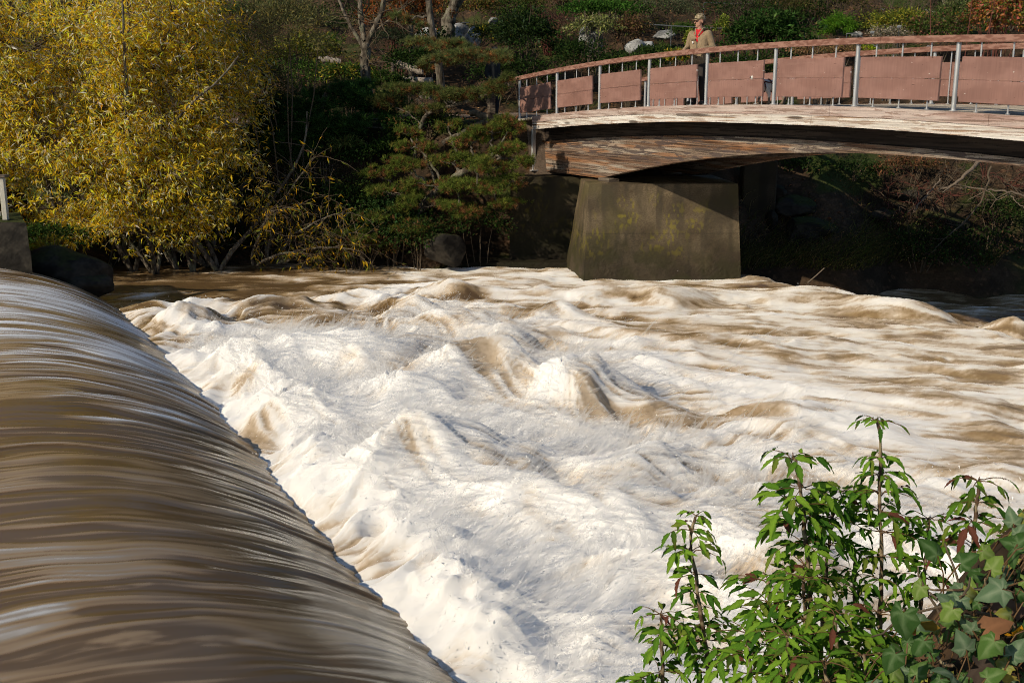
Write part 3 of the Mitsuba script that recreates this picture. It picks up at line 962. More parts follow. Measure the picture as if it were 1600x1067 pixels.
rock('rock', 'flat grey rock under the bridge at the foot of the dead branches', 1420, 305, 30.3, (.45, .4, .25), 23, 'shaded_rock')
rock('rock', 'dark leaf covered rock mound where the weir meets the far bank', 95, 428, 22.2, (1.05, .7, .62), 31, 'shaded_rock')
rock('rock', 'dark low rock tapering into the pool beside the end of the weir', 135, 448, 21.9, (.55, .5, .35), 33, 'shaded_rock')
rock('rock', 'pale split rock on the garden slope beside the leaning trunk', 714, 55, 40.5, (.55, .5, .55), 37, 'pale_rock')
rock('rock', 'second pale rock on the slope right of the split one', 737, 62, 40.3, (.40, .4, .45), 39, 'pale_rock')
rock('rock', 'grey rock behind the trunk of the pine by the path', 668, 62, 40.6, (.6, .5, .42), 41, 'pale_rock')
rock('rock', 'pale rock above the wire rail left of the man in the cap', 1038, 56, 40.8, (.42, .35, .22), 43, 'pale_rock')
rock('rock', 'bluish grey rock low on the slope right of the arching shrub', 1012, 75, 39.0, (.38, .35, .22), 45, 'pale_rock')
rock('rock', 'small bluish grey rock beside the brown dry shrub', 992, 75, 38.8, (.36, .4, .30), 47, 'pale_rock')
rock('rock', 'grey rock behind the arching variegated shrub', 925, 58, 39.6, (.55, .5, .7), 49, 'pale_rock')
rock('rock', 'small white rock at the top of the slope behind the second man', 770, 34, 43.0, (.22, .2, .16), 51, 'pale_rock')
rock('rock', 'pale rock beside the stair rail on the garden slope', 1452, 20, 44.0, (.22, .2, .16), 53, 'pale_rock')
rock('rock', 'white stone at the edge of the bed behind the round green shrub', 1340, 55, 41.0, (.22, .2, .13), 57, 'pale_rock')


def log(name, label, p0, p1, r, mat='bark', group=None):
    p0, p1 = np.array(p0), np.array(p1)
    tt = np.linspace(0, 1, 9)[:, None]
    rng = np.random.default_rng(int(abs(p0[0] * 100)) + 1)
    pts = p0 + (p1 - p0) * tt + rng.normal(0, r * 0.18, (9, 3))
    return whole(name, ply(tube(pts, r * rng.uniform(0.85, 1.1, 9), 10), mat, smooth=40), label, 'log', group)


scene['pale_log'] = {'type': 'twosided', 'bsdf': {'type': 'bumpmap', 'arbitrary': proc(bark_bump, 0.004), 'scale': 1.0,
                     'bsdf': {'type': 'principled', 'base_color': rgb(0.30, 0.26, 0.22), 'roughness': 0.85, 'specular': 0.2}}}
log('log', 'pale log edging behind the forked tree, at the back of the path', at(612, 99, 35), at(662, 112, 34.5), .11, 'pale_log')
log('log', 'pale log lying left of the forked tree at the back', at(498, 93, 35), at(530, 97, 35), .10, 'pale_log')
log('log', 'short pale log at the foot of the pine beside the path', at(628, 124, 33.2), at(675, 128, 33), .10, 'pale_log')
log('log', 'pale log edging under the lower pine branch beside the path', at(690, 152, 31.2), at(716, 161, 30.9), .09, 'pale_log')
log('log', 'short pale log end left of the path edging log', at(659, 149, 31.5), at(672, 151, 31.4), .09, 'pale_log')
log('log', 'dark beam edging the path at the end of the bridge', at(735, 178, 29.6), at(800, 188, 29.2), .10, 'bark')
log('log', 'dark sloping timber below the path edge', at(690, 225, 28.9), at(760, 188, 29.3), .07, 'bark')
# ================================================================ people
def bones(chain, edge=0.02, taubin=8, seg=14):
    """One smooth body out of bones (a, ra, b, rb): hulls of the spheres at their joints, joined and smoothed."""
    solid = None
    for a, ra, b, rb in chain:
        s = m3.Manifold.batch_hull([m3.Manifold.sphere(ra, seg).translate(tuple(map(float, a))), m3.Manifold.sphere(rb, seg).translate(tuple(map(float, b)))])
        solid = s if solid is None else solid + s
    solid = solid.refine_to_length(edge)
    m = solid.to_mesh()
    t = trimesh.Trimesh(m.vert_properties[:, :3], m.tri_verts, process=True)
    trimesh.smoothing.filter_taubin(t, iterations=taubin)
    return np.array(t.vertices), np.array(t.faces)


def frame(fwd):
    f = unit([fwd[0], fwd[1], 0])
    return np.stack([[f[1], -f[0], 0], f, [0, 0, 1.0]])          # rows: right, forward, up


def ell(c, r, n=3, axes=None):
    m = trimesh.creation.icosphere(subdivisions=n)
    v = np.array(m.vertices) * r
    if axes is not None:
        v = v @ np.asarray(axes)
    return v + np.asarray(c), np.array(m.faces)


SKIN = diff(rgb(0.50, 0.27, 0.19), 0.5, 0.35)
scene['skin'] = SKIN


def hand_bones(w, d, up, side, s=1.0):
    """Palm and five bent fingers from the wrist w, pointing along d, the back of the hand towards up."""
    d, up = unit(d), unit(up)
    r = np.cross(d, up)
    out = []
    palm = w + d * 0.085 * s
    for k, (o, ln) in enumerate(((-0.032, .068), (-0.011, .080), (0.011, .074), (0.031, .058))):
        k0 = palm + r * o * s
        out.append((w + r * o * 0.6 * s, 0.015 * s, k0, 0.012 * s))
        k1 = k0 + (d * 0.8 - up * 0.45) * ln * 0.55 * s
        k2 = k1 + (d * 0.25 - up * 0.95) * ln * 0.50 * s
        out += [(k0, 0.0105 * s, k1, 0.0092 * s), (k1, 0.0092 * s, k2, 0.0078 * s)]
    t0 = w + d * 0.02 * s - r * side * 0.022 * s
    t1 = t0 + (d * 0.6 - r * side * 0.75 - up * .2) * 0.045 * s
    t2 = t1 + (d * 0.85 - up * 0.5) * 0.034 * s
    return out + [(w, 0.019 * s, t0, 0.014 * s), (t0, 0.013 * s, t1, 0.0105 * s), (t1, 0.0105 * s, t2, 0.009 * s)]


def person(label, pos, f_body, f_head, height, wear, arms, bend=0.0):
    k = thing('person', label, 'person')
    s = height / 1.80
    B = frame(f_body)

    def W(p):
        return np.asarray(p, float) * s @ B + pos

    H = frame(f_head)
    hc = W((0, 0.035 + bend, 1.665))
    # skeleton
    neck, chest, waist, hip = W((0, 0.01 + bend * .8, 1.50)), W((0, 0.0 + bend * .5, 1.34)), W((0, 0, 1.10)), W((0, 0, 0.95))
    ch = [(W((0, .01 + bend * .8, 1.47)), .062 * s, hc - [0, 0, .07 * s], .056 * s)]
    ch += [(chest + B[0] * .10 * s, .105 * s, chest - B[0] * .10 * s, .105 * s), (chest + B[0] * .09 * s, .11 * s, waist + B[0] * .06 * s, .105 * s), (chest - B[0] * .09 * s, .11 * s, waist - B[0] * .06 * s, .105 * s),
           (waist, .11 * s, hip, .13 * s), (neck, .07 * s, chest + [0, 0, .06 * s], .10 * s)]
    jk, tr, shoes = [], [], []
    for sd in (1, -1):
        sh = W((sd * .185, bend * .6, 1.43))
        el, wr, hd, hu = [W(a) if n < 2 else np.asarray(a, float) @ B for n, a in enumerate(arms[sd])]
        ch += [(chest + B[0] * sd * .1 * s, .09 * s, sh, .066 * s), (sh, .062 * s, el, .044 * s), (el, .043 * s, wr, .030 * s)]
        ch += hand_bones(wr, hd, hu, sd, s)
        hp, kn, an = W((sd * .09, 0, .92)), W((sd * .105, .03, .50)), W((sd * .115, -.01, .085))
        toe = W((sd * .145, .16, .04))
        ch += [(hip, .12 * s, hp, .10 * s), (hp, .092 * s, kn, .062 * s), (kn, .060 * s, an, .042 * s), (an, .042 * s, W((sd * .12, -.04, .045)), .04 * s), (an, .04 * s, toe, .032 * s)]
        jk += [(chest + B[0] * sd * .1 * s, .115 * s, sh, .085 * s), (sh, .086 * s, el, .066 * s), (el, .066 * s, wr - (wr - el) * .06, .046 * s)]
        tr += [(hip, .135 * s, hp, .115 * s), (hp, .112 * s, kn, .082 * s), (kn, .080 * s, an + [0, 0, .02], .072 * s)]
        shoes += [(W((sd * .118, -.05, .05)), .052 * s, W((sd * .145, .17, .042)), .042 * s), (W((sd * .118, -.04, .06)), .05 * s, an + [0, 0, .02], .05 * s)]
    # the head: skull, jaw, nose, brow, lips, ears in one with the body
    def hd(x, y, z):
        return hc + (np.array([x, y, z]) * s) @ H
    ch += [(hd(0, -.02, .035), .088 * s, hd(0, .015, .03), .080 * s), (hd(0, .02, .0), .072 * s, hd(0, .045, -.065), .043 * s), (hd(.03, .03, -.05), .035 * s, hd(-.03, .03, -.05), .035 * s),
           (hd(0, .094, .022), .010 * s, hd(0, .112, -.014), .015 * s), (hd(.03, .082, .035), .012 * s, hd(-.03, .082, .035), .012 * s), (hd(.018, .082, -.052), .010 * s, hd(-.018, .082, -.052), .010 * s),
           (hd(0, .08, -.09), .016 * s, hd(0, .07, -.085), .02 * s)]
    for sd in (1, -1):
        ch += [(hd(sd * .078, -.012, .022), .017 * s, hd(sd * .086, -.02, -.006), .012 * s)]
    v, f = bones(ch, 0.022 * s, 4, 12)
    scene[k] = ply((v, f), 'skin', smooth=True)
    for sd in (1, -1):
        add(k + '__eye', ply(ell(hd(sd * .032, .083, .014), .0115 * s, 2), diff(rgb(.05, .04, .035), .2, .5), smooth=True))
    jk += [(chest + B[0] * .10 * s, .130 * s, chest - B[0] * .10 * s, .130 * s), (chest + B[0] * .08 * s, .135 * s, hip + B[0] * .07 * s - [0, 0, .03], .145 * s), (chest - B[0] * .08 * s, .135 * s, hip - B[0] * .07 * s - [0, 0, .03], .145 * s),
           (neck + [0, 0, -.05 * s], .092 * s, chest, .12 * s)]
    v, f = bones(jk, 0.028 * s, 5, 12)
    v = v + trimesh.Trimesh(v, f, process=False).vertex_normals * ((meshkit.fbm(v * [9, 9, 5], 3, 3) - 0.5) * 0.03)[:, None]
    if 'shirt' in wear:                                   # open the jacket at the throat
        cut = m3.Manifold(m3.Mesh(v.astype(np.float32), f.astype(np.uint32)))
        wedge = m3.Manifold.batch_hull([m3.Manifold.sphere(.004, 8).translate(tuple(map(float, W(p)))) for p in
                ((-.068, .04, 1.62), (.068, .04, 1.62), (-.068, .30, 1.62), (.068, .30, 1.62), (0, .30, 1.28), (0, .075, 1.30))])
        if not cut.is_empty():
            cm = (cut - wedge).to_mesh()
            if len(cm.tri_verts) > 100:
                v, f = cm.vert_properties[:, :3], cm.tri_verts
        add(k + '__shirt', ply(bones([(W((-.05, .045, 1.49)), .045 * s, W((.05, .045, 1.49)), .045 * s), (W((-.05, .055, 1.45)), .055 * s, W((.0, .06, 1.30)), .07 * s),
                                      (W((.05, .055, 1.45)), .055 * s, W((.0, .06, 1.30)), .07 * s)], .03, 3), diff(rgb(*wear['shirt']), .7, .2), smooth=True), label='red shirt at the open collar')
        for sd in (1, -1):                                # collar
            add(k + '__collar', ply(bones([(W((sd * .075, -.06, 1.545)), .020 * s, W((sd * .082, .05, 1.535)), .020 * s), (W((sd * .082, .05, 1.535)), .020 * s, W((sd * .035, .135, 1.40)), .014 * s)], .03, 3),
                                    diff(rgb(*wear['jacket']), .8, .2), smooth=True))
        add(k + '__pocket_flap', ply(box((.11, .012, .035), W((.085, .150, 1.33)), B, .004), diff(rgb(*[c * .8 for c in wear['jacket']]), .8, .2)))
        add(k + '__badge', ply(box((.035, .010, .045), W((.085, .150, 1.265)), B, .003), diff(rgb(.72, .70, .66), .6, .3)), label='small pale patch on the chest')
        add(k + '__zip', ply(tube([W((.0, .150, 1.29)), W((-.005, .155, 1.15)), W((-.005, .155, .95))], .006, 6), diff(rgb(.10, .09, .08), .5, .3), smooth=True))
    add(k + '__jacket', ply((v, f), diff(rgb(*wear['jacket']), .85, .15), smooth=60))
    add(k + '__trousers', ply(bones(tr, .035, 4, 12), diff(rgb(*wear['trousers']), .85, .15), smooth=True))
    for sd in (0, 1):
        add(k + '__shoe', ply(bones(shoes[sd * 2:sd * 2 + 2], .03, 3, 12), diff(rgb(.07, .055, .045), .6, .3), smooth=True))
    # hair at the back of the head, cap with crown and bill
    add(k + '__hair', ply(bones([(hd(.045, -.045, .01), .052 * s, hd(-.045, -.045, .01), .052 * s), (hd(0, -.055, -.03), .045 * s, hd(0, -.045, .04), .06 * s)], .03, 3), diff(rgb(*wear['hair']), .7, .25), smooth=True))
    cv, cf = ell((0, 0, 0), 1.0, 3)
    keep = (cv[cf][:, :, 2] > -0.12).all(1)
    cv2 = cv * [.097, .117, .112]
    cv2[:, 2] += .018 * np.maximum(cv2[:, 1], 0) / .117
    cap = key_free(k + '__cap')
    scene[cap] = ply((hc + (cv2 + [0, -.008, .062]) * s @ H, cf[keep]), 'cap_a' if wear['cap'] == 'camouflage' else diff(rgb(.04, .045, .05), .8, .2), smooth=True)
    a = np.linspace(-1.15, 1.15, 15)
    rim = np.stack([np.sin(a) * .088, np.cos(a) * .094, .062 + 0 * a], 1)
    out = np.stack([np.sin(a) * .092, .075 + np.cos(a) * .105, .048 - .016 * np.abs(np.sin(a)) + 0 * a], 1)
    out[[0, -1]] = rim[[0, -1]] + [0, .004, -.004]
    bv = np.vstack([rim, out, rim + [0, 0, .007], out + [0, 0, .007]])
    n = len(a)
    bf = []
    for i in range(n - 1):
        for lo, hi, fl in ((0, n, 0), (2 * n, 3 * n, 1), (n, 3 * n, 0), (0, 2 * n, 1)):
            q = [lo + i, lo + i + 1, hi + i + 1, hi + i]
            q = q[::-1] if fl else q
            bf += [[q[0], q[1], q[2]], [q[0], q[2], q[3]]]
    add(cap + '__bill', ply((hc + (bv + [0, -.008, 0]) * s @ H, np.array(bf)), 'cap_a' if wear['cap'] == 'camouflage' else diff(rgb(.45, .48, .55), .6, .2), smooth=40))
    return k


def camo_fn(p, n, uv):
    a = fbm(p.x * 22, p.y * 22, p.z * 22, 2)
    b = fbm(p.x * 26 + 9, p.y * 26, p.z * 26, 2)
    col = mix((0.40, 0.33, 0.23), (0.20, 0.16, 0.09), smoothstep(0.5, 0.54, a))
    return mix(col, (0.09, 0.07, 0.045), smoothstep(0.6, 0.63, b))


scene['cap_a'] = diff(proc(camo_fn), 0.85, 0.15)
i_man = 3.53
mp = bp(i_man, 0.50)
person('man in tan canvas jacket, red shirt and mottled peaked cap at the bridge railing', mp, (-0.62, -0.78, 0), (-0.93, -0.30, 0), 1.78,
       dict(jacket=(.30, .225, .145), trousers=(.05, .045, .045), shirt=(.55, .02, .03), hair=(.06, .04, .03), cap='camouflage'),
       {1: ((.31, -.02, 1.16), (.22, .25, 1.11), (-.1, .95, -.1), (0, .1, 1)), -1: ((-.30, -.03, 1.16), (-.16, .24, 1.11), (.2, .9, -.1), (0, .1, 1))})
pp = np.array([at(771, 100, 30.6)[0], 30.6, 0.0])
pp[2] = gz(pp[0], pp[1]) + 0.03
person('man in dark clothes and dark cap with pale bill, half hidden by a pine branch', pp, (0.75, -0.5, 0), (0.88, -0.40, 0), 1.84,
       dict(jacket=(.022, .025, .028), trousers=(.03, .03, .035), hair=(.05, .04, .035), cap='dark'),
       {1: ((.26, -.04, 1.14), (.24, .14, .92), (0, .5, -.8), (1, 0, .1)), -1: ((-.26, -.04, 1.14), (-.24, .14, .92), (0, .5, -.8), (-1, 0, .1))})


def dog():
    k = thing('dog', 'pale dog in a dark red harness on the bridge, half hidden by the railing panels', 'dog')
    c = at(1206, 163, 20.9)
    c[2] = float(deck_z(5.0)) - 0.005
    B = frame((-.95, -.22, 0))

    def W(x, y, z):
        return np.array([x, y, z]) @ B + c
    ch = [(W(0, .17, .345), .112, W(0, .02, .345), .105), (W(0, .02, .345), .105, W(0, -.19, .375), .092), (W(0, .15, .36), .10, W(0, .20, .31), .085),
          (W(0, .20, .39), .075, W(0, .30, .50), .058), (W(0, .30, .51), .062, W(0, .335, .525), .060), (W(0, .35, .515), .046, W(0, .435, .49), .028), (W(0, .40, .475), .024, W(0, .43, .47), .020),
          (W(0, -.26, .40), .024, W(0, -.34, .44), .016), (W(0, -.34, .44), .016, W(0, -.40, .53), .010)]
    for sd in (1, -1):
        st_ = .05 * sd
        ch += [(W(sd * .065, .17, .31), .055, W(sd * .07, .15 + st_, .20), .033), (W(sd * .07, .15 + st_, .20), .032, W(sd * .07, .17 + st_ * 1.4, .10), .022), (W(sd * .07, .17 + st_ * 1.4, .10), .022, W(sd * .07, .165 + st_ * 1.5, .025), .022),
               (W(sd * .07, .165 + st_ * 1.5, .02), .022, W(sd * .07, .20 + st_ * 1.5, .018), .018),
               (W(sd * .06, -.19, .35), .075, W(sd * .065, -.15 - st_, .225), .045), (W(sd * .065, -.15 - st_, .225), .042, W(sd * .065, -.255 - st_, .135), .024), (W(sd * .065, -.255 - st_, .135), .023, W(sd * .065, -.225 - st_, .025), .021),
               (W(sd * .065, -.225 - st_, .02), .021, W(sd * .065, -.19 - st_, .018), .018),
               (W(sd * .045, .295, .555), .022, W(sd * .075, .285, .525), .016), (W(sd * .075, .285, .525), .018, W(sd * .085, .31, .47), .012)]
    v, f = bones(ch, .018, 4, 10)
    L = (v - c) @ B.T
    n = meshkit.fbm(L * 7 + 3, 3, 2)
    col = np.where((n > .60)[:, None] | (L[:, 2:] < .13), np.array([[.20, .15, .11]]), np.array([[.62, .60, .57]])) * (.9 + .2 * meshkit.noise(L * 60))[:, None]  # coat patches; the dark lower legs are shadow put into the colour
    scene[k] = ply((v, f), 'paint_mixed', smooth=True, color=col)
    for sd in (1, -1):
        add(k + '__eye', ply(ell(W(sd * .036, .375, .535), .010, 2), diff(rgb(.02, .015, .012), .2, .5), smooth=True))
    add(k + '__nose', ply(ell(W(0, .462, .492), .016, 2), diff(rgb(.02, .018, .018), .3, .5), smooth=True))
    th = np.linspace(0, 2 * np.pi, 25)
    hs = [tube([W(.118 * math.cos(a), y + .03 * math.sin(a), .345 + .118 * math.sin(a)) for a in th], .010, 6, cap=False) for y in (.205, .06)]
    hs += [tube([W(sd * .09, .21, .42), W(sd * .112, .13, .40), W(sd * .108, .05, .41)], .010, 6) for sd in (1, -1)]
    add(k + '__harness', ply(join(hs), diff(rgb(.09, .018, .018), .6, .3), smooth=True), label='dark red harness')
    le = thing('leash', 'thin red leash hanging from the hand of the man to the dog', 'leash')
    a, b = W(0, .06, .46), mp + np.array([.06, .02, 1.0])
    tt = np.linspace(0, 1, 16)[:, None]
    scene[le] = ply(tube(a * (1 - tt) + b * tt - np.array([0, 0, .22]) * np.sin(tt * np.pi), .006, 6), diff(rgb(.45, .02, .02), .6, .3), smooth=True)


dog()

# the square post at the end of the bridge
po = thing('path_post', 'tall dark square post with a sunlit edge at the left end of the bridge', 'post')
c = at(768, 182, 29.3)
scene['post_timber'] = timber((0.08, 0.06, 0.05), (0.15, 0.125, 0.10), (0.04, 0.03, 0.025))
add(po + '__post', ply(box((.17, .17, 1.55), (c[0], c[1], gz(c[0], c[1]) + .62), np.stack([unit([1, .35, 0]), unit([-.35, 1, 0]), [0, 0, 1]]), .012), 'post_timber'))
add(po + '__cap', ply(box((.20, .20, .03), (c[0], c[1], gz(c[0], c[1]) + 1.41), np.stack([unit([1, .35, 0]), unit([-.35, 1, 0]), [0, 0, 1]]), .008), 'post_timber'))


# ================================================================ small things of the garden
def wire_rail(label, pts, hgt, r=0.02, name='metal_railing', drop=()):
    k = thing(name, label, 'railing')
    pts = [np.array(p) for p in pts]
    add(k + '__top_rail', ply(tube(pts, r, 8), 'dark_metal', smooth=40))
    for i, p in enumerate(pts):
        if i in drop:
            continue
        g = gz(p[0], p[1])
        add(k + '__post', ply(tube([[p[0], p[1], min(g, p[2] - .3) - .1], p], r * 0.9, 8), 'dark_metal', smooth=40))


a, b, c2 = at(1005, 38, 39.5), at(1049, 41, 39.2), at(1150, 46, 38.6)
wire_rail('thin dark metal rail on the slope left of the man in the cap', [a, b, c2], 1.0)
a, b, c2 = at(1323, 53, 38.0), at(1339, 53, 37.8), at(1384, 84, 36.3)
wire_rail('bent metal stair rail on the garden slope right of the round green shrub', [a, b, c2], 1.0)
wire_rail('thin metal rail across the glossy leaved shrub', [at(1168, 46, 38.0), at(1257, 49, 37.9)], 1.0)
wire_rail('thin pale line of rail high on the slope above the man in the cap', [at(1100, 5, 45), at(1190, 7, 44.8)], 1.0, .016)


def plant_label(label, px, py, y):
    k = thing('plant_label', label, 'plant label')
    p = at(px, py, y)
    add(k + '__plate', ply(box((.13, .012, .085), p, np.stack([[1, 0, 0], unit([0, .8, .6]), unit([0, -.6, .8])]), .003), diff(rgb(.55, .58, .62), .5, .4)))
    g = min(gz(p[0], p[1]), p[2] - .1)
    add(k + '__stake', ply(tube([[p[0], p[1] + .02, g - .05], [p[0], p[1] + .012, p[2]]], .008, 6), 'dark_metal', smooth=40))


for (px, py, y), lab in zip(((1235, 15, 43.5), (1266, 65, 36.9), (1309, 62, 37.5), (1405, 42, 37.2), (1363, 51, 37.5), (1474, 30, 40.2), (1379, 15, 43), (1451, 74, 35.9), (1551, 73, 36)),
                            ('small plate on a stake on the dark slope above the glossy shrub', 'small plate on a stake below the glossy leaved shrub', 'small plate on a stake in front of the round green shrub',
                             'small pale plate among the yellow green shrub', 'small plate on a stake above the stair rail', 'white plate on a stake among the mixed shrubs',
                             'small plate on a stake among the bare saplings', 'small plate seen under the handrail near the bare stems', 'wide plate seen under the handrail at the autumn shrub')):
    plant_label(lab, px, py, y)
sg = thing('sign_post', 'thin dark post with a small flat top beside the pale split rock', 'sign')
p = at(727, 36, 40.4)
add(sg + '__post', ply(tube([[p[0], p[1], gz(p[0], p[1]) - .1], p], .022, 8), 'dark_metal', smooth=40))
add(sg + '__plate', ply(box((.28, .16, .03), p, None, .006), 'dark_metal'))
ul = thing('short_post', 'short weathered post with a sunlit foot left of the pale log edging', 'post')
p = at(614, 115, 34)
add(ul + '__post', ply(tube([p + [0, 0, .30], p + [0, 0, -.35]], .045, 8), 'post_timber', smooth=40))
# ================================================================ leaves, trees and shrubs
def leaf_mesh(P, D, N, L, W, fold=0.12, four=False):
    """Leaves as folded lens shapes: base P, direction D, face normal about N."""
    D = unit(D)
    S = unit(np.cross(D, N))
    N = np.cross(S, D)
    L, W = L[:, None], W[:, None]
    base, tip = P, P + D * L - N * L * 0.10
    if four:
        a, b = P + D * L * 0.30, P + D * L * 0.68
        ml, mr = a + S * W * .5 + N * W * fold, a - S * W * .5 + N * W * fold
        nl, nr = b + S * W * .42 + N * W * fold * .5 - N * L * .03, b - S * W * .42 + N * W * fold * .5 - N * L * .03
        v = np.stack([base, ml, mr, nl, nr, tip], 1)
        f = np.array([[0, 2, 1], [1, 2, 4], [1, 4, 3], [3, 4, 5]])
    else:
        m = P + D * L * 0.42
        v = np.stack([base, m + S * W * .5 + N * W * fold, m - S * W * .5 + N * W * fold, tip], 1)
        f = np.array([[0, 2, 3], [0, 3, 1]])
    n, k = len(P), v.shape[1]
    return v.reshape(-1, 3), (f[None] + (np.arange(n) * k)[:, None, None]).reshape(-1, 3), k


def leaf_cols(rng, n, palette, weights=None, vary=0.28):
    pal = np.array(palette, float)
    w = None if weights is None else np.array(weights) / np.sum(weights)
    c = pal[rng.choice(len(pal), n, p=w)]
    return c * np.exp(rng.normal(0, vary, (n, 1))) * np.exp(rng.normal(0, 0.06, (n, 3)))


def foliage(P, D, N, L, W, cols, mat='leaf_matt', fold=0.12, four=False):
    v, f, k = leaf_mesh(P, D, N, L, W, fold, four)
    return ply((v, f), mat, color=np.repeat(np.clip(cols, 0, 0.95), k, 0))


def rand_dirs(rng, n):
    return unit(rng.normal(0, 1, (n, 3)))


def clump_points(rng, n, c, size, clumps, spread, shell=0.55):
    """Points in leaf clumps spread over and in an ellipsoid (half sizes SIZE), with the outward direction of each."""
    d = rand_dirs(rng, clumps)
    d[:, 2] = np.where(d[:, 2] < -0.3, -d[:, 2], d[:, 2])
    r = rng.uniform(shell, 1.0, clumps) ** 0.6
    lump = 0.75 + 0.5 * rng.random(clumps)
    cc = d * (r * lump)[:, None]
    wt = rng.random(clumps) + 0.15
    k = rng.choice(clumps, n, p=wt / wt.sum())
    o = rng.normal(0, 1, (n, 3)) * spread
    P = (cc[k] + o) * np.asarray(size) + np.asarray(c)
    out = unit((cc[k] + o) * np.array([1, 1, 0.8]) + rng.normal(0, .35, (n, 3)))
    return P, out


def stems_mesh(rng, base, size, n, r, spread=0.5):
    parts = []
    for _ in range(n):
        a = rng.uniform(0, 2 * np.pi)
        q = rng.uniform(0.2, 1) * np.array([math.cos(a), math.sin(a)]) * np.array(size[:2]) * spread * 1.7
        h = size[2] * rng.uniform(1.1, 1.9)
        tt = np.linspace(0, 1, 6)[:, None]
        p = np.asarray(base) + np.append(q * .3, 0) + np.hstack([q * .7 * tt ** 1.2 + np.cumsum(rng.normal(0, .03 * h / 2, (6, 2)), 0), h * tt])
        parts.append(tube(p, r * np.linspace(1, .35, 6), 5, cap=False))
    return join(parts)


def shrub(name, label, px, py, y, wpx, hpx, n, L, W, palette, weights=None, mat='leaf_matt', clumps=60, spread=.16, droop=0.2, stems=8, twig='twig', seed=0, cat='shrub', group=None,
          depth=0.8, vary=.28, fold=.12, shell=.45, ground=True, upright=0.0):
    """A shrub whose crown covers about wpx x hpx photo pixels round (px, py) at distance y; it stands on the ground below."""
    rng = np.random.default_rng(seed + int(abs(px * 7 + py * 13)))
    c = at(px, py, y)
    sc = y / FPX
    size = np.array([wpx / 2 * sc, wpx / 2 * sc * depth, hpx / 2 * sc])
    k = thing(name, label, cat, group)
    P, out = clump_points(rng, n, c, size, clumps, spread, shell)
    g = ground_z(P[:, 0], P[:, 1])
    ok = P[:, 2] > g + 0.01
    P, out = P[ok], out[ok]
    n = len(P)
    D = unit(out + rng.normal(0, .55, (n, 3)) + [0, 0, upright] - np.array([0, 0, droop]) * rng.random((n, 1)) * 2)
    N = unit(out * .5 + [0, 0, .8] + rng.normal(0, .5, (n, 3)))
    LL = L * rng.uniform(.65, 1.25, n)
    cols = leaf_cols(rng, n, palette, weights, vary)
    add(k + '__foliage', foliage(P, D, N, LL, LL * (W / L) * rng.uniform(.8, 1.2, n), cols, mat, fold), 'stuff')
    if stems:
        gz0 = gz(c[0], c[1])
        b = np.array([c[0], c[1], min(gz0, c[2] - size[2] * .6) - 0.05])
        hgt = max(c[2] + size[2] * .55 - b[2], .2)
        add(k + '__stem', ply(stems_mesh(rng, b, (size[0], size[1], hgt / 1.6), stems, max(.012, size[0] * .02)), twig, smooth=True))
    return k


def walk(rng, p0, d0, length, n, wob, pull=(0, 0, 0)):
    pts, p, d = [np.array(p0, float)], np.array(p0, float), unit(d0)
    for _ in range(n):
        d = unit(d + rng.normal(0, wob, 3) + np.asarray(pull))
        p = p + d * length / n
        pts.append(p)
    return np.array(pts)


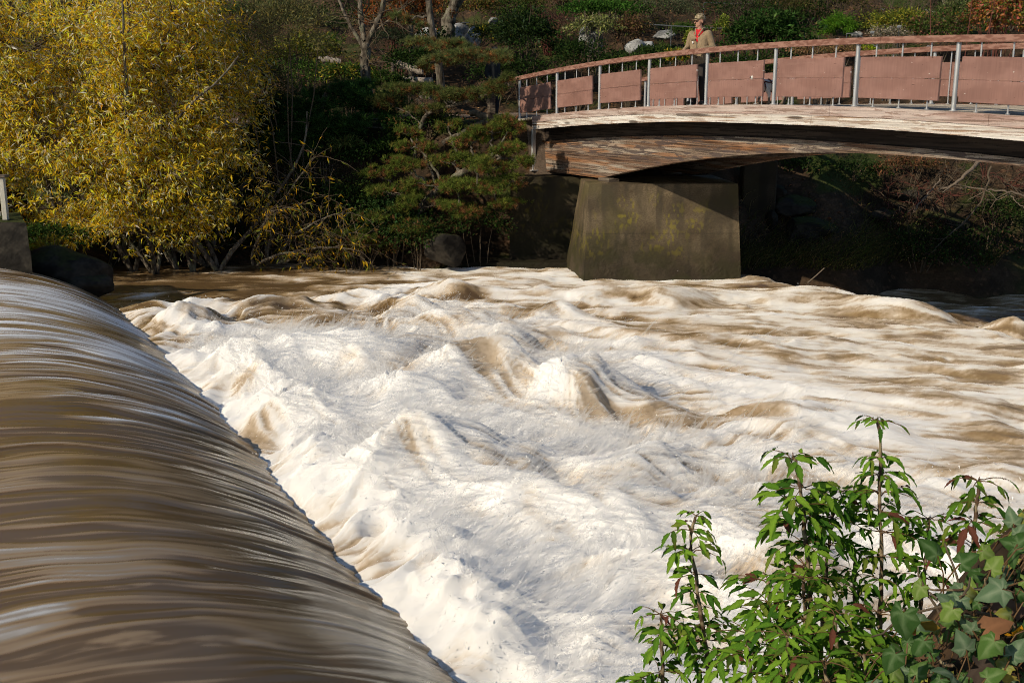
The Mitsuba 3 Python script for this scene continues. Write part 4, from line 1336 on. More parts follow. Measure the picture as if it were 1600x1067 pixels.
# ---- the yellow willow in the water at the left
def willow():
    rng = np.random.default_rng(42)
    k = thing('willow', 'big yellow leaved willow standing in the flood water at the left bank', 'tree')
    bases = [at(242, 406, 26.6), at(275, 392, 27.0), at(208, 400, 26.8), at(300, 398, 26.8), at(322, 385, 27.2), at(120, 385, 27.2), at(340, 395, 26.8), at(60, 380, 27.0), at(170, 385, 27.4)]
    twigs, leafP, leafD = [], [], []
    cen = at(165, 190, 27.0)
    cen2 = at(60, 60, 27.0)

    def keep(p):
        # the crown's envelope as it stands: a broad mound, wider and higher towards the left
        a = (p - cen) / np.array([3.95, 2.6, 3.1])
        b = (p - cen2) / np.array([5.0, 3.0, 2.7])
        c = (p - at(235, 285, 26.6)) / np.array([3.0, 2.0, 1.75])
        d = (p - at(40, 290, 26.4)) / np.array([2.4, 2.0, 1.5])
        e = (p - at(320, 150, 27.4)) / np.array([1.75, 1.8, 2.6])
        f = (p - at(195, 355, 26.4)) / np.array([2.7, 1.5, .85])
        return min((q ** 2).sum() for q in (a, b, c, d, e, f)) < 1.0
    for bi, b in enumerate(bases):
        b = b + [0, 0, -0.5]
        for s in range(3):
            lean = np.array([rng.normal(-.12, .45), rng.normal(-.05, .3), 1.0])
            ln = rng.uniform(4.5, 8.0)
            main = walk(rng, b, lean, ln, 16, .09, (0, 0, .02))
            r0 = rng.uniform(.045, .085)
            add(k + '__trunk', ply(tube(main, r0 * np.linspace(1, .25, len(main)), 7, cap=False), 'bark', smooth=True))
            for i in range(3, len(main)):
                for _ in range(3 if i > 5 else 2):
                    d = unit(unit(main[i] - main[i - 1]) * .5 + rng.normal(0, .75, 3) * [1, 1, .6])
                    br = walk(rng, main[i], d, rng.uniform(.9, 2.3), 9, .16, (0, 0, .03))
                    good = [q for q in br if keep(q)]
                    if len(good) < 3:
                        continue
                    twigs.append(tube(br[:max(len(good), 3)], .016 * np.linspace(1, .3, max(len(good), 3)), 3, cap=False))
                    for j in range(1, len(br)):
                        if not keep(br[j]):
                            break
                        for _ in range(2):
                            d2 = unit(unit(br[j] - br[j - 1]) * .4 + rng.normal(0, .7, 3) - [0, 0, .15])
                            tw = walk(rng, br[j], d2, rng.uniform(.3, .8), 6, .14, (0, 0, -.05))
                            if rng.random() < .35:
                                twigs.append(tube(tw, .006 * np.linspace(1, .5, len(tw)), 3, cap=False))
                            m = rng.integers(9, 15)
                            tt = rng.uniform(.1, 1, m)
                            q = np.stack([np.interp(tt, np.linspace(0, 1, len(tw)), tw[:, c]) for c in range(3)], 1)
                            leafP.append(q)
                            leafD.append(np.repeat([unit(tw[-1] - tw[0])], m, 0))
    P, D = np.vstack(leafP), np.vstack(leafD)
    # fill the parts of the crown that no twig reached
    extra = []
    for c0, s0, m in ((cen, (3.9, 2.5, 3.05), 17000), (cen2, (5, 2.9, 2.6), 12000), (at(235, 285, 26.6), (2.9, 1.9, 1.7), 10000), (at(40, 290, 26.4), (2.3, 1.9, 1.45), 8000), (at(320, 150, 27.4), (1.7, 1.7, 2.5), 7000), (at(195, 355, 26.4), (2.6, 1.4, .8), 6000)):
        q, _ = clump_points(rng, m, c0, s0, 260, .055, .55)
        extra.append(q)
    E = np.vstack(extra)
    P, D = np.vstack([P, E]), np.vstack([D, rand_dirs(rng, len(E))])
    ok = (P[:, 2] > .25) & np.array([keep(p + rng.normal(0, .12, 3)) for p in P])
    gap = nfbm(P[:, 0] * .9, P[:, 1] * .9, P[:, 2] * .9, 3, 91)
    ok &= gap < .63
    ok &= rng.random(len(P)) < .78
    P, D = P[ok], D[ok]
    n = len(P)
    D = unit(D * .6 + rng.normal(0, .55, (n, 3)) - [0, 0, .38])
    N = unit(rand_dirs(rng, n) + np.array([-.75, -.70, .55]))
    L = rng.uniform(.085, .185, n)
    cols = leaf_cols(rng, n, [(.93, .62, .035), (.84, .58, .045), (.60, .56, .12), (.30, .37, .08), (.88, .80, .56), (.48, .50, .22), (.80, .45, .03)], [32, 24, 14, 5, 17, 8, 7], .25) * 1.1
    # greener and barer to the right
    right = sstep(-7.6, -6.0, P[:, 0])[:, None]
    cols = cols * (1 - .45 * right) + right * .45 * np.array([.16, .15, .05])
    add(k + '__crown', foliage(P, D, N, L, L * rng.uniform(.18, .29, n), cols, 'leaf_satin', .15), 'stuff')
    add(k + '__twigs', ply(join(twigs), 'twig', smooth=True), 'stuff')
    print('willow leaves', n, 'twigs', len(twigs))


willow()


def bare_spray(k, name, rng, base, n, length, r, mat, up=(0, 0, 1.0), wob=.12, fan=.5, sub=4, pull=(0, 0, 0)):
    parts = []
    for _ in range(n):
        m = walk(rng, np.asarray(base) + rng.normal(0, .08, 3) * [1, 1, .2], np.asarray(up) + rng.normal(0, fan, 3), length * rng.uniform(.6, 1.1), 10, wob, pull)
        parts.append(tube(m, r * np.linspace(1, .25, len(m)), 5, cap=False))
        for _ in range(sub):
            j = rng.integers(3, 10)
            q = walk(rng, m[j], unit(m[j] - m[j - 1]) + rng.normal(0, .5, 3), length * rng.uniform(.2, .5), 6, .15, pull)
            parts.append(tube(q, r * .5 * np.linspace(1, .3, len(q)), 4, cap=False))
    return add(k + '__' + name, ply(join(parts), mat, smooth=True))


# smaller half bare willow right of it, hanging over the water
def small_willow():
    rng = np.random.default_rng(8)
    k = thing('willow', 'small half bare willow with sparse yellow leaves leaning over the water', 'tree')
    b = at(420, 392, 27.2) + [0, 0, -.3]
    twigs, P, D = [], [], []
    for s in range(11):
        m = walk(rng, b + rng.normal(0, .2, 3) * [1, 1, 0], (rng.normal(.35, .6), rng.normal(-.2, .3), 1.0), rng.uniform(1.8, 3.4), 12, .12, (.03, -.01, -.05))
        add(k + '__trunk', ply(tube(m, .04 * np.linspace(1, .2, len(m)), 6, cap=False), 'bark', smooth=True))
        for i in range(3, 13):
            for _ in range(3):
                q = walk(rng, m[i], unit(m[i] - m[i - 1]) * .5 + rng.normal(0, .7, 3), rng.uniform(.5, 1.3), 7, .16, (0, 0, -.04))
                q = q[q[:, 2] > .2]
                if len(q) < 4:
                    continue
                twigs.append(tube(q, .009 * np.linspace(1, .35, len(q)), 4, cap=False))
                mm = rng.integers(4, 10)
                j = rng.integers(1, len(q), mm)
                P.append(q[j])
                D.append(np.repeat([unit(q[-1] - q[0])], mm, 0))
    P, D = np.vstack(P), np.vstack(D)
    n = len(P)
    D = unit(D * .5 + rng.normal(0, .5, (n, 3)) - [0, 0, .6])
    L = rng.uniform(.10, .21, n)
    cols = leaf_cols(rng, n, [(.58, .34, .02), (.42, .30, .03), (.16, .18, .03), (.09, .11, .03), (.12, .08, .04)], [24, 16, 18, 22, 20])
    add(k + '__crown', foliage(P, D, rand_dirs(rng, n), L, L * .22, cols, 'leaf_matt', .15), 'stuff')
    add(k + '__twigs', ply(join(twigs), 'twig', smooth=True), 'stuff')


small_willow()


# ---- pines: pads of needle tufts
def tufts(rng, C, U, L, per, w, cols, lean=.9):
    """Needle tufts at C about the shoot directions U: each needle one slim three-cornered blade."""
    n = len(C)
    P = np.repeat(C, per, 0)
    D = unit(np.repeat(U, per, 0) * lean + rng.normal(0, .62, (n * per, 3)))
    S = unit(np.cross(D, rand_dirs(rng, n * per)))
    LL = L * rng.uniform(.7, 1.2, (n * per, 1))
    W = w
    v = np.stack([P + S * W * .5, P - S * W * .5, P + D * LL], 1).reshape(-1, 3)
    f = np.arange(n * per * 3).reshape(-1, 3)
    return v, f, np.repeat(np.repeat(cols, per, 0), 3, 0)


def pine(label, trunk, trunk_r, pads, palette, weights, seed, tuft_l=.10, per=22, w=.011, brown=None, name='pine_tree', dens=2.5, cat='tree'):
    """trunk: list of points or None. pads: (px, py, y, wpx, hpx, number of tufts)."""
    rng = np.random.default_rng(seed)
    k = thing(name, label, cat)
    if trunk is not None:
        tr = np.array(trunk)
        tt = np.linspace(0, len(tr) - 1, 24)
        tp = np.stack([np.interp(tt, range(len(tr)), tr[:, c]) for c in range(3)], 1)
        tp = gaussian_filter(tp, (1.2, 0), mode='nearest')
        add(k + '__trunk', ply(tube(tp, trunk_r * np.linspace(1.15, .75, 24) * (1 + rng.normal(0, .05, 24)), 12, cap=False), 'bark', smooth=True))
    br, vs, fs, cs, o = [], [], [], [], 0
    for px, py, y, wpx, hpx, n in pads:
        c = at(px, py, y)
        sz = np.array([wpx / 2, wpx / 2 * .75, hpx / 2]) * y / FPX
        # branchlets of the pad
        m = max(5, int(n / 16))
        d = rand_dirs(rng, m) * rng.uniform(.35, 1, (m, 1))
        ends = c + d * sz
        root = c - np.array([0, 0, sz[2] * .6])
        if trunk is not None:
            root = tp[np.argmin(np.linalg.norm(tp - root, axis=1))]
        mid = c - [0, 0, sz[2] * .35]
        b1 = np.linspace(0, 1, 8)[:, None]
        arm = root * (1 - b1) + mid * b1 + np.array([0, 0, 1]) * np.sin(b1 * np.pi) * .08 + rng.normal(0, .025, (8, 3))
        br.append(tube(arm, np.linspace(.055, .025, 8) * (trunk_r / .13 if trunk is not None else .8), 6, cap=False))
        for e in ends:
            q = mid * (1 - b1) + e * b1 + rng.normal(0, .02, (8, 3))
            br.append(tube(q, np.linspace(.016, .006, 8), 4, cap=False))
        j = rng.integers(0, m, int(n * dens))
        nn = len(j)
        C = ends[j] + rng.normal(0, .20, (nn, 3)) * np.array([sz[0], sz[1], sz[2]]) + rng.normal(0, .03, (nn, 3))
        C = C[(C[:, 2] > .3)]
        nn = len(C)
        U = unit((C - mid) / sz + [0, 0, .55] + rng.normal(0, .3, (nn, 3)))
        col = leaf_cols(rng, nn, palette, weights, .22)
        if brown is not None:                              # old inner needles are brown
            inner = 1 - np.clip(np.linalg.norm((C - c) / sz, axis=1), 0, 1)
            low = np.clip(.5 - (C[:, 2] - c[2]) / (2 * sz[2]), 0, 1)
            t = (rng.random(nn) < np.clip(inner * .6 + low * .45 - .12, 0, .8))[:, None]
            col = np.where(t, np.array(brown) * np.exp(rng.normal(0, .3, (nn, 1))), col)
        v, f, cc = tufts(rng, C, U, tuft_l, per, w, col)
        vs.append(v)
        fs.append(f + o)
        cs.append(cc)
        o += len(v)
    add(k + '__crown', ply((np.vstack(vs), np.vstack(fs)), 'leaf_matt', color=np.clip(np.vstack(cs), 0, .9)), 'stuff')
    add(k + '__branches', ply(join(br), 'bark', smooth=True), 'stuff')
    return k


def G(px, py, y):
    """A point on the ground at distance y under photo column px."""
    p = at(px, py, y)
    return np.array([p[0], y, gz(p[0], y)])


# pine beside the path: two flat pads on a leaning trunk
pine('pine with flat pads of grey green needles and a bare mottled trunk beside the path',
     [G(694, 185, 29.6) - [0, 0, .2], at(690, 150, 29.5), at(687, 110, 29.4), at(682, 80, 29.3), at(674, 45, 29.2), at(670, 5, 29.2), at(664, -60, 29.3)], .105,
     [(672, 66, 28.8, 60, 13, 110), (705, 72, 28.4, 70, 13, 130), (745, 86, 27.6, 80, 14, 150), (778, 91, 27.3, 44, 12, 80), (700, 92, 28.4, 70, 13, 110), (664, 106, 28.6, 34, 10, 40),
      (640, 30, 29.2, 60, 18, 50), (700, -40, 29, 160, 40, 200), (620, -50, 29, 140, 40, 160)],
     [(.155, .19, .065), (.12, .15, .055), (.20, .205, .075)], [3, 3, 2], 5, .12, 20, .012, (.28, .13, .05))
# the low branches over the path edge
pine('low spreading pine over the path edge left of the bridge end',
     [G(640, 200, 29.2) - [0, 0, .3], at(660, 178, 29.0), at(700, 168, 28.7), at(760, 148, 27.9), at(790, 132, 27.5)], .05,
     [(640, 142, 29.0, 90, 16, 130), (690, 146, 28.7, 90, 18, 170), (735, 148, 28.2, 70, 17, 130), (772, 138, 27.7, 50, 18, 90), (794, 128, 27.4, 32, 20, 60), (610, 160, 29.4, 70, 20, 90), (670, 170, 29.0, 80, 16, 80)],
     [(.13, .165, .05), (.10, .13, .04), (.17, .18, .06)], [3, 3, 2], 6, .12, 20, .012, (.22, .11, .045))
# the big low pine that overhangs the water next to the bridge
pine('broad low pine with rusty inner needles overhanging the water beside the bridge',
     [at(655, 330, 28.2), at(680, 300, 27.9), at(720, 270, 27.5), at(770, 250, 27.2)], .10,
     [(806, 190, 27.2, 56, 22, 110), (768, 204, 27.4, 66, 24, 130), (735, 222, 27.5, 70, 22, 120), (800, 232, 26.9, 56, 22, 110), (775, 258, 26.8, 80, 24, 150), (818, 254, 26.7, 36, 18, 60),
      (708, 252, 27.5, 80, 24, 130), (655, 228, 28.0, 60, 22, 90), (632, 256, 27.9, 76, 22, 110), (690, 288, 27.3, 100, 24, 150), (748, 292, 26.9, 90, 22, 140), (800, 284, 26.9, 60, 20, 70),
      (610, 300, 27.6, 90, 22, 110), (655, 322, 27.2, 90, 22, 110), (720, 326, 26.9, 100, 20, 120), (778, 316, 27.0, 66, 16, 60), (585, 338, 27.2, 90, 22, 100), (640, 208, 28.4, 46, 18, 60),
      (560, 372, 26.8, 80, 18, 90), (650, 350, 26.8, 80, 16, 60), (700, 196, 28.2, 40, 16, 40), (590, 270, 28.1, 60, 18, 60)],
     [(.15, .195, .038), (.115, .16, .034), (.21, .225, .05)], [3, 3, 1], 7, .115, 20, .013, (.24, .115, .05))
# dark soft pine behind the small willow
pine('dark green soft needled pine on the shaded bank right of the willow',
     [G(500, 200, 30.0) - [0, 0, .2], at(500, 170, 30), at(520, 130, 30)], .10,
     [(480, 205, 29.2, 120, 44, 260), (430, 222, 29.0, 100, 44, 220), (530, 195, 29.4, 110, 44, 220), (470, 165, 29.8, 130, 46, 220), (560, 150, 30.2, 110, 44, 180), (590, 170, 30.3, 90, 36, 120),
      (420, 185, 29.4, 80, 40, 140), (450, 245, 28.8, 90, 30, 120), (530, 140, 30.4, 110, 36, 130), (600, 195, 29.9, 90, 34, 100)],
     [(.045, .105, .027), (.033, .08, .025), (.07, .13, .03)], [3, 3, 1], 8, .16, 22, .016)


# ---- trees with bare limbs
def limb_tree(name, label, limbs, mat='bark', leaves=None, seed=0, cat='tree', twigs=0):
    """limbs: list of (points, radius at foot, radius at tip); the first is the trunk."""
    rng = np.random.default_rng(seed)
    k = thing(name, label, cat)
    ends = []
    for j, (pts, r0, r1) in enumerate(limbs):
        pts = np.array(pts)
        tt = np.linspace(0, len(pts) - 1, 22)
        tp = np.stack([np.interp(tt, range(len(pts)), pts[:, c]) for c in range(3)], 1)
        tp = gaussian_filter(tp, (1.0, 0), mode='nearest') + rng.normal(0, r0 * .10, (22, 3))
        add(k + ('__trunk' if j == 0 else '__limb'), ply(tube(tp, np.linspace(r0, r1, 22) * (1 + rng.normal(0, .06, 22)), 12, cap=False), mat, smooth=True))
        ends.append(tp)
    parts = []
    LP = []
    for tp in ends:
        for _ in range(twigs):
            i = rng.integers(8, 22)
            q = walk(rng, tp[i], rng.normal(0, 1, 3) + [0, 0, .3], rng.uniform(.4, 1.4), 8, .2)
            parts.append(tube(q, np.linspace(.018, .005, len(q)), 4, cap=False))
            LP.append(q[2:])
    if parts:
        add(k + '__twigs', ply(join(parts), 'twig', smooth=True), 'stuff')
    if leaves is not None and (LP or 'boxes' in leaves):
        P = []
        if LP:
            Q = np.vstack(LP)
            P.append(Q[rng.integers(0, len(Q), leaves['n'])] + rng.normal(0, .14, (leaves['n'], 3)))
        for c0, s0, m in leaves.get('boxes', ()):
            P.append(clump_points(rng, m, c0, s0, leaves.get('clumps', 120), leaves.get('spread', .07), .3)[0])
        P = np.vstack(P)
        n = len(P)
        L = leaves['L'] * rng.uniform(.6, 1.2, n)
        D = unit(rng.normal(0, 1, (n, 3)) - [0, 0, .4])
        add(k + '__crown', foliage(P, D, rand_dirs(rng, n) + [0, 0, .6], L, L * leaves.get('w', .6), leaf_cols(rng, n, leaves['pal'], leaves.get('wt')), 'leaf_matt'), 'stuff')
    return k


limb_tree('forked_tree', 'grey barked tree forking into a dark and a sunlit limb above the path',
          [([G(574, 190, 31.5) - [0, 0, .3], at(574, 150, 31.5), at(571, 110, 31.5), at(572, 78, 31.5), at(570, 62, 31.5)], .15, .12),
           ([at(570, 66, 31.5), at(565, 40, 31.6), at(562, 10, 31.7), at(566, -60, 31.8)], .085, .06),
           ([at(574, 66, 31.5), at(585, 45, 31.4), at(598, 15, 31.3), at(606, -60, 31.2)], .085, .06),
           ([at(568, 75, 31.5), at(550, 45, 31.8), at(535, 15, 32.2), at(520, -30, 32.6)], .06, .03),
           ([at(577, 56, 31.5), at(610, 30, 31.2), at(640, 5, 31)], .03, .012)], twigs=14, seed=3)
limb_tree('leaning_tree', 'thick leaning trunk lit from the left behind the pale split rock',
          [([G(697, 60, 39.5) - [0, 0, .3], at(699, 40, 39.5), at(704, 22, 39.5), at(715, 0, 39.5), at(735, -60, 39.5)], .25, .2),
           ([at(712, 5, 39.5), at(732, -20, 39.3), at(760, -60, 39)], .13, .08)], seed=4)
limb_tree('oak', 'small tree with rusty orange leaves at the top behind the pine trunk',
          [([G(640, 60, 37) - [0, 0, .3], at(642, 30, 37), at(650, 0, 37), at(650, -80, 37)], .09, .05)],
          leaves=dict(n=500, L=.13, w=.5, pal=[(.30, .09, .03), (.36, .14, .04), (.20, .07, .03), (.16, .12, .04)], boxes=[(at(640, 10, 36.5), (1.3, 1, .75), 1700), (at(590, 30, 37), (.9, .8, .5), 500)]), twigs=30, seed=6)
for px, lab, r in ((1351, 'left one of two slim trunks in the dark at the top of the garden', .16), (1372, 'right one of two slim trunks in the dark at the top of the garden', .13)):
    limb_tree('slim_tree', lab, [([G(px + 126, 14, 44) - [0, 0, .3], at(px + 126, 0, 44), at(px + 124, -80, 44)], r, r * .8)], seed=int(px))
# bare saplings above the yellow green shrub
for px, py, y, lab in ((1375, 40, 42, 'bare many stemmed sapling left in the dark bed above the yellow green shrub'), (1405, 40, 41.5, 'tall bare sapling behind the middle of the yellow green shrub'),
                       (1432, 35, 42, 'bare sapling with fine upright shoots right of the tall one'), (1392, 84, 36.2, 'low bare stems seen under the handrail')):
    k = thing('bare_sapling', lab, 'shrub')
    bare_spray(k, 'stem', np.random.default_rng(int(px)), G(px, py, y), 9, 2.0 if py < 60 else .8, .018, 'twig_pale' if py > 60 else 'twig', fan=.22, wob=.08)
for px, y, lab in ((1508, 37.5, 'tall thin reddish stem left of the autumn shrub'), (1535, 37, 'tall thin reddish stem in front of the left half of the autumn shrub'),
                   (1546, 37.3, 'tall thin reddish stem in front of the middle of the autumn shrub'), (1458, 37.6, 'tall thin reddish stem in front of the mixed green and brown shrub')):
    k = thing('red_stem', lab, 'plant', 'tall reddish stems among the right hand shrubs')
    p = G(px, 60, y)
    add(k + '__stem', ply(tube(walk(np.random.default_rng(px), p, (0.03, 0, 1), 3.2, 10, .03), np.linspace(.022, .01, 11), 6), 'twig_red', smooth=True))

# ---- shrubs of the garden, measured off the photo: (px, py, y, wpx, hpx ...)
DG = [(.030, .060, .015), (.022, .045, .014), (.045, .075, .02)]
MG = [(.055, .11, .02), (.04, .08, .018), (.08, .13, .03)]
OL = [(.10, .10, .03), (.07, .075, .025), (.14, .12, .04)]
DRY = [(.16, .09, .05), (.22, .13, .07), (.10, .06, .04)]
YG = [(.30, .30, .04), (.20, .24, .04), (.42, .36, .05)]
shrub('laurel', 'rounded glossy dark green shrub right of the man in the cap', 1195, 62, 38.2, 140, 72, 5200, .17, .065, [(.035, .085, .018), (.025, .06, .016), (.06, .12, .03)], mat='leaf_gloss', clumps=110, spread=.10)
shrub('juniper', 'round bright green feathery shrub at the right of the garden', 1311, 46, 39.5, 54, 36, 3600, .14, .02, [(.10, .24, .02), (.07, .18, .02), (.15, .30, .03)], clumps=60, spread=.13, droop=.6)
shrub('yellow_shrub', 'yellow green leafy shrub behind the middle of the right handrail', 1405, 38, 39.5, 90, 40, 2600, .12, .05, YG + [(.10, .14, .03)], [3, 3, 2, 3], clumps=80, upright=.4)
shrub('dry_flowers', 'patch of pale dry seed heads in front of the yellow green shrub', 1387, 56, 37.8, 60, 26, 1500, .05, .035, [(.45, .40, .32), (.30, .25, .17), (.12, .13, .05)], [3, 2, 2], clumps=60, upright=.5, twig='twig_pale', stems=26, cat='plant')
shrub('mixed_shrub', 'green and pinkish brown shrub right of the yellow green one', 1465, 50, 38.6, 80, 56, 2600, .11, .045, MG + [(.28, .13, .09), (.16, .20, .05)], [2, 2, 3, 3, 3], clumps=80, stems=16)
shrub('fern_shrub', 'pale olive upright shrub behind the mixed shrub', 1490, 25, 41, 50, 40, 1500, .14, .045, [(.14, .18, .06), (.20, .22, .09), (.09, .13, .04)], clumps=50, upright=.5)
shrub('autumn_shrub', 'tall shrub with orange, pink and green autumn leaves at the right edge', 1560, 32, 38.2, 100, 90, 3600, .13, .075, [(.48, .17, .07), (.52, .26, .16), (.40, .22, .04), (.10, .16, .03), (.16, .20, .05), (.45, .13, .09)], clumps=120, spread=.09, stems=16, twig='twig_red', droop=.4)
shrub('hydrangea', 'clump of tan dry flower heads seen under the handrail right of the glossy shrub', 1290, 82, 35.8, 110, 24, 1900, .07, .05, [(.34, .20, .11), (.26, .15, .08), (.16, .13, .05)], clumps=70, stems=18, twig='twig_pale', cat='plant')
shrub('bright_plant', 'low bright yellow green plant seen under the handrail', 1352, 79, 35.8, 30, 13, 700, .06, .03, [(.36, .42, .02), (.24, .34, .02)], clumps=26, stems=0, cat='plant')
shrub('olive_shrub', 'tall olive brown shrub behind the round bright green one', 1295, 8, 42.5, 120, 62, 3000, .11, .045, OL + [(.05, .06, .02)], clumps=90, stems=14)
shrub('olive_shrub', 'olive shrub at the top of the slope above the glossy shrub', 1212, 8, 43.5, 80, 40, 1700, .11, .045, OL, clumps=60)
shrub('grey_shrub', 'twiggy grey brown shrub right of the cap of the man', 1160, 18, 42.5, 70, 34, 1300, .07, .03, [(.13, .11, .08), (.09, .08, .055)], clumps=50, stems=36, cat='shrub')
shrub('arching_shrub', 'grey green arching shrub at the top left of the man in the cap', 1040, 16, 42.2, 92, 36, 2600, .11, .03, [(.10, .12, .06), (.07, .09, .045), (.15, .16, .09)], clumps=80, droop=.7)
shrub('green_hedge', 'long lush green low hedge on the slope', 945, 17, 42.0, 140, 26, 3800, .10, .06, [(.05, .13, .02), (.035, .09, .018), (.08, .17, .03)], clumps=110)
shrub('brown_shrub', 'brown dry leaved shrub between the arching shrub and the pale rock', 985, 52, 39.4, 52, 50, 1700, .09, .05, DRY + [(.12, .12, .03)], [3, 2, 2, 2], clumps=60, stems=18, droop=.5)
shrub('variegated_shrub', 'arching shrub with pale variegated leaves and long bare stems', 928, 45, 38.8, 70, 36, 1500, .11, .055, [(.26, .27, .13), (.14, .17, .05), (.30, .32, .10)], clumps=60, stems=26, twig='twig_pale', droop=.5)
shrub('yellow_plant', 'low plant with yellow green leaves seen under the handrail left of the man', 1062, 90, 34.5, 56, 18, 900, .10, .06, [(.40, .36, .04), (.22, .30, .04), (.34, .18, .05), (.10, .16, .03)], clumps=36, stems=8, cat='plant')
shrub('yellow_plant', 'yellow tipped plant at the elbow of the man in the cap', 1078, 66, 36.5, 18, 34, 420, .10, .06, [(.36, .38, .06), (.20, .28, .04)], clumps=16, stems=6, cat='plant')
shrub('yellow_plant', 'pale green plant with rusty stalks behind the shoulder of the man', 1128, 44, 38.2, 26, 36, 500, .11, .06, [(.26, .30, .05), (.14, .20, .04)], clumps=16, stems=10, twig='twig_red', cat='plant')
shrub('rhododendron', 'big dark green rhododendron behind the second man', 820, 62, 36.5, 100, 76, 4200, .13, .05, DG + [(.05, .08, .04)], mat='leaf_gloss', clumps=110, spread=.10)
shrub('heather', 'reddish brown twiggy shrub above the dark rhododendron', 858, 38, 40.2, 80, 40, 1200, .07, .02, [(.14, .075, .055), (.10, .06, .05)], clumps=60, stems=60, twig='twig_red', upright=1.0)
shrub('heather', 'reddish brown upright twigs behind the forked tree', 618, 40, 37.5, 60, 44, 800, .07, .02, [(.13, .07, .055), (.10, .06, .05)], clumps=50, stems=50, twig='twig_red', upright=1.0)
shrub('dark_shrub', 'dark evergreen shrub left of the pine trunk behind the path', 648, 98, 35.2, 90, 40, 2400, .12, .05, DG, mat='leaf_gloss', clumps=70)
shrub('dark_shrub', 'grey green rounded shrub below the reddish twigs behind the forked tree', 615, 62, 36.5, 64, 30, 1700, .09, .03, [(.055, .075, .04), (.04, .055, .03)], clumps=60)
shrub('dark_shrub', 'shrub with small yellow flowers right of the thin sign post', 762, 55, 38.5, 60, 30, 1200, .10, .05, [(.06, .09, .025), (.04, .06, .02), (.5, .40, .03)], [5, 5, .6], clumps=46)
shrub('dark_shrub', 'dark green shrub in the shade under the left end of the handrail', 905, 95, 35.5, 90, 60, 2200, .11, .05, DG, clumps=70)
shrub('dark_shrub', 'dark shrub behind the second panel from the left end of the railing', 985, 105, 35.0, 100, 40, 1800, .11, .05, DG + [(.08, .12, .03)], clumps=70)
shrub('dark_shrub', 'low green shrub behind the railing right of the man', 1170, 108, 34.6, 120, 40, 1900, .11, .05, DG + [(.06, .10, .02)], clumps=70)
shrub('dark_shrub', 'dark green shrub behind the rail under the pale rock', 1030, 84, 37.2, 70, 24, 1500, .10, .04, MG + DG, clumps=60)
shrub('green_shrub', 'mid green mounded shrub behind the wire rail left of the man', 1070, 52, 40, 50, 30, 1500, .09, .03, MG, clumps=50, upright=.6)
shrub('olive_shrub', 'olive and rust shrub over the leaning trunk', 735, 12, 41.5, 70, 36, 1700, .12, .05, OL + [(.22, .22, .04), (.25, .11, .04)], clumps=60)
shrub('olive_shrub', 'dim olive shrub at the top of the slope right of the leaning trunk', 800, 8, 43.5, 100, 46, 2200, .11, .045, OL, clumps=70)
shrub('olive_shrub', 'shrub with rusty red fallen leaves in it at the top above the hedge', 885, -2, 45, 90, 30, 1400, .11, .05, OL + DRY, clumps=60)
shrub('ground_shrub', 'yellowing low bush at the edge of the path under the forked tree', 545, 120, 33.2, 80, 36, 1600, .11, .055, YG + MG + [(.35, .25, .05)], [1, 1, 1, 3, 3, 3, 1], clumps=60, stems=14)
shrub('ground_shrub', 'dark green leafy bush right of the forked tree above the path edge', 605, 128, 32.8, 60, 26, 1300, .10, .05, MG + DG, clumps=50)
shrub('grey_willow', 'grey green twiggy shrub crowding the right side of the yellow willow', 440, 60, 28.2, 160, 150, 6500, .10, .025, [(.20, .20, .09), (.15, .155, .075), (.27, .23, .07), (.36, .31, .11)], [4, 4, 2, 1], clumps=170, spread=.09, stems=6, upright=.4, depth=.6)
shrub('grey_willow', 'yellow green sprays of a thin shrub left of the forked tree', 470, 82, 30.3, 110, 60, 1500, .12, .05, [(.30, .28, .04), (.16, .18, .04), (.12, .12, .05)], [2, 2, 3], clumps=60, stems=8, depth=.6)
shrub('grey_willow', 'dim grey green shrub between the willow and the dark pine', 405, 150, 29.2, 110, 110, 3600, .10, .03, [(.10, .105, .05), (.075, .08, .04), (.30, .22, .04)], [4, 4, 1], clumps=100, stems=4, depth=.6)
shrub('bank_shrub', 'brown twiggy shrub on the shaded bank right of the small willow', 500, 285, 28.6, 110, 70, 1800, .08, .03, [(.10, .07, .04), (.07, .055, .035), (.06, .07, .025)], clumps=70, stems=50, twig='twig_pale')
shrub('bank_shrub', 'dark green ivy like bush on the bank left of the boulder', 610, 355, 27.6, 130, 90, 3400, .09, .065, [(.025, .055, .018), (.035, .075, .02), (.05, .09, .03)], mat='leaf_gloss', clumps=90, stems=14)
shrub('bank_shrub', 'dark green bush above the waterline left of the low pine', 545, 325, 27.9, 90, 80, 2000, .10, .055, DG + [(.07, .10, .02)], mat='leaf_gloss', clumps=60)
shrub('bank_shrub', 'rusty green low bush at the waterline right of the small willow', 560, 385, 27.2, 110, 40, 1900, .09, .04, [(.10, .09, .025), (.13, .07, .03), (.06, .08, .02)], clumps=60, stems=24)
shrub('bank_shrub', 'dark leafy bush low on the shaded bank under the dark pine', 470, 320, 28.0, 120, 70, 2200, .10, .05, DG + [(.09, .07, .03)], clumps=70, stems=20)
shrub('bank_shrub', 'dark shrub overhanging the water in front of the boulder beside the low pine', 655, 372, 26.9, 110, 56, 1900, .09, .045, DG + [(.10, .07, .03)], clumps=60, stems=5, droop=.6)
shrub('bank_shrub', 'dark tangled shrub hanging to the water between the boulder and the abutment wall', 745, 352, 27.2, 90, 60, 1500, .09, .04, DG + [(.09, .06, .03)], clumps=50, stems=5, droop=.6)
shrub('bank_fern', 'pale fronded fern in a patch of sun below the dark pine', 540, 228, 29.0, 50, 20, 520, .16, .04, [(.10, .15, .04), (.16, .19, .06)], clumps=22, stems=0, cat='fern')
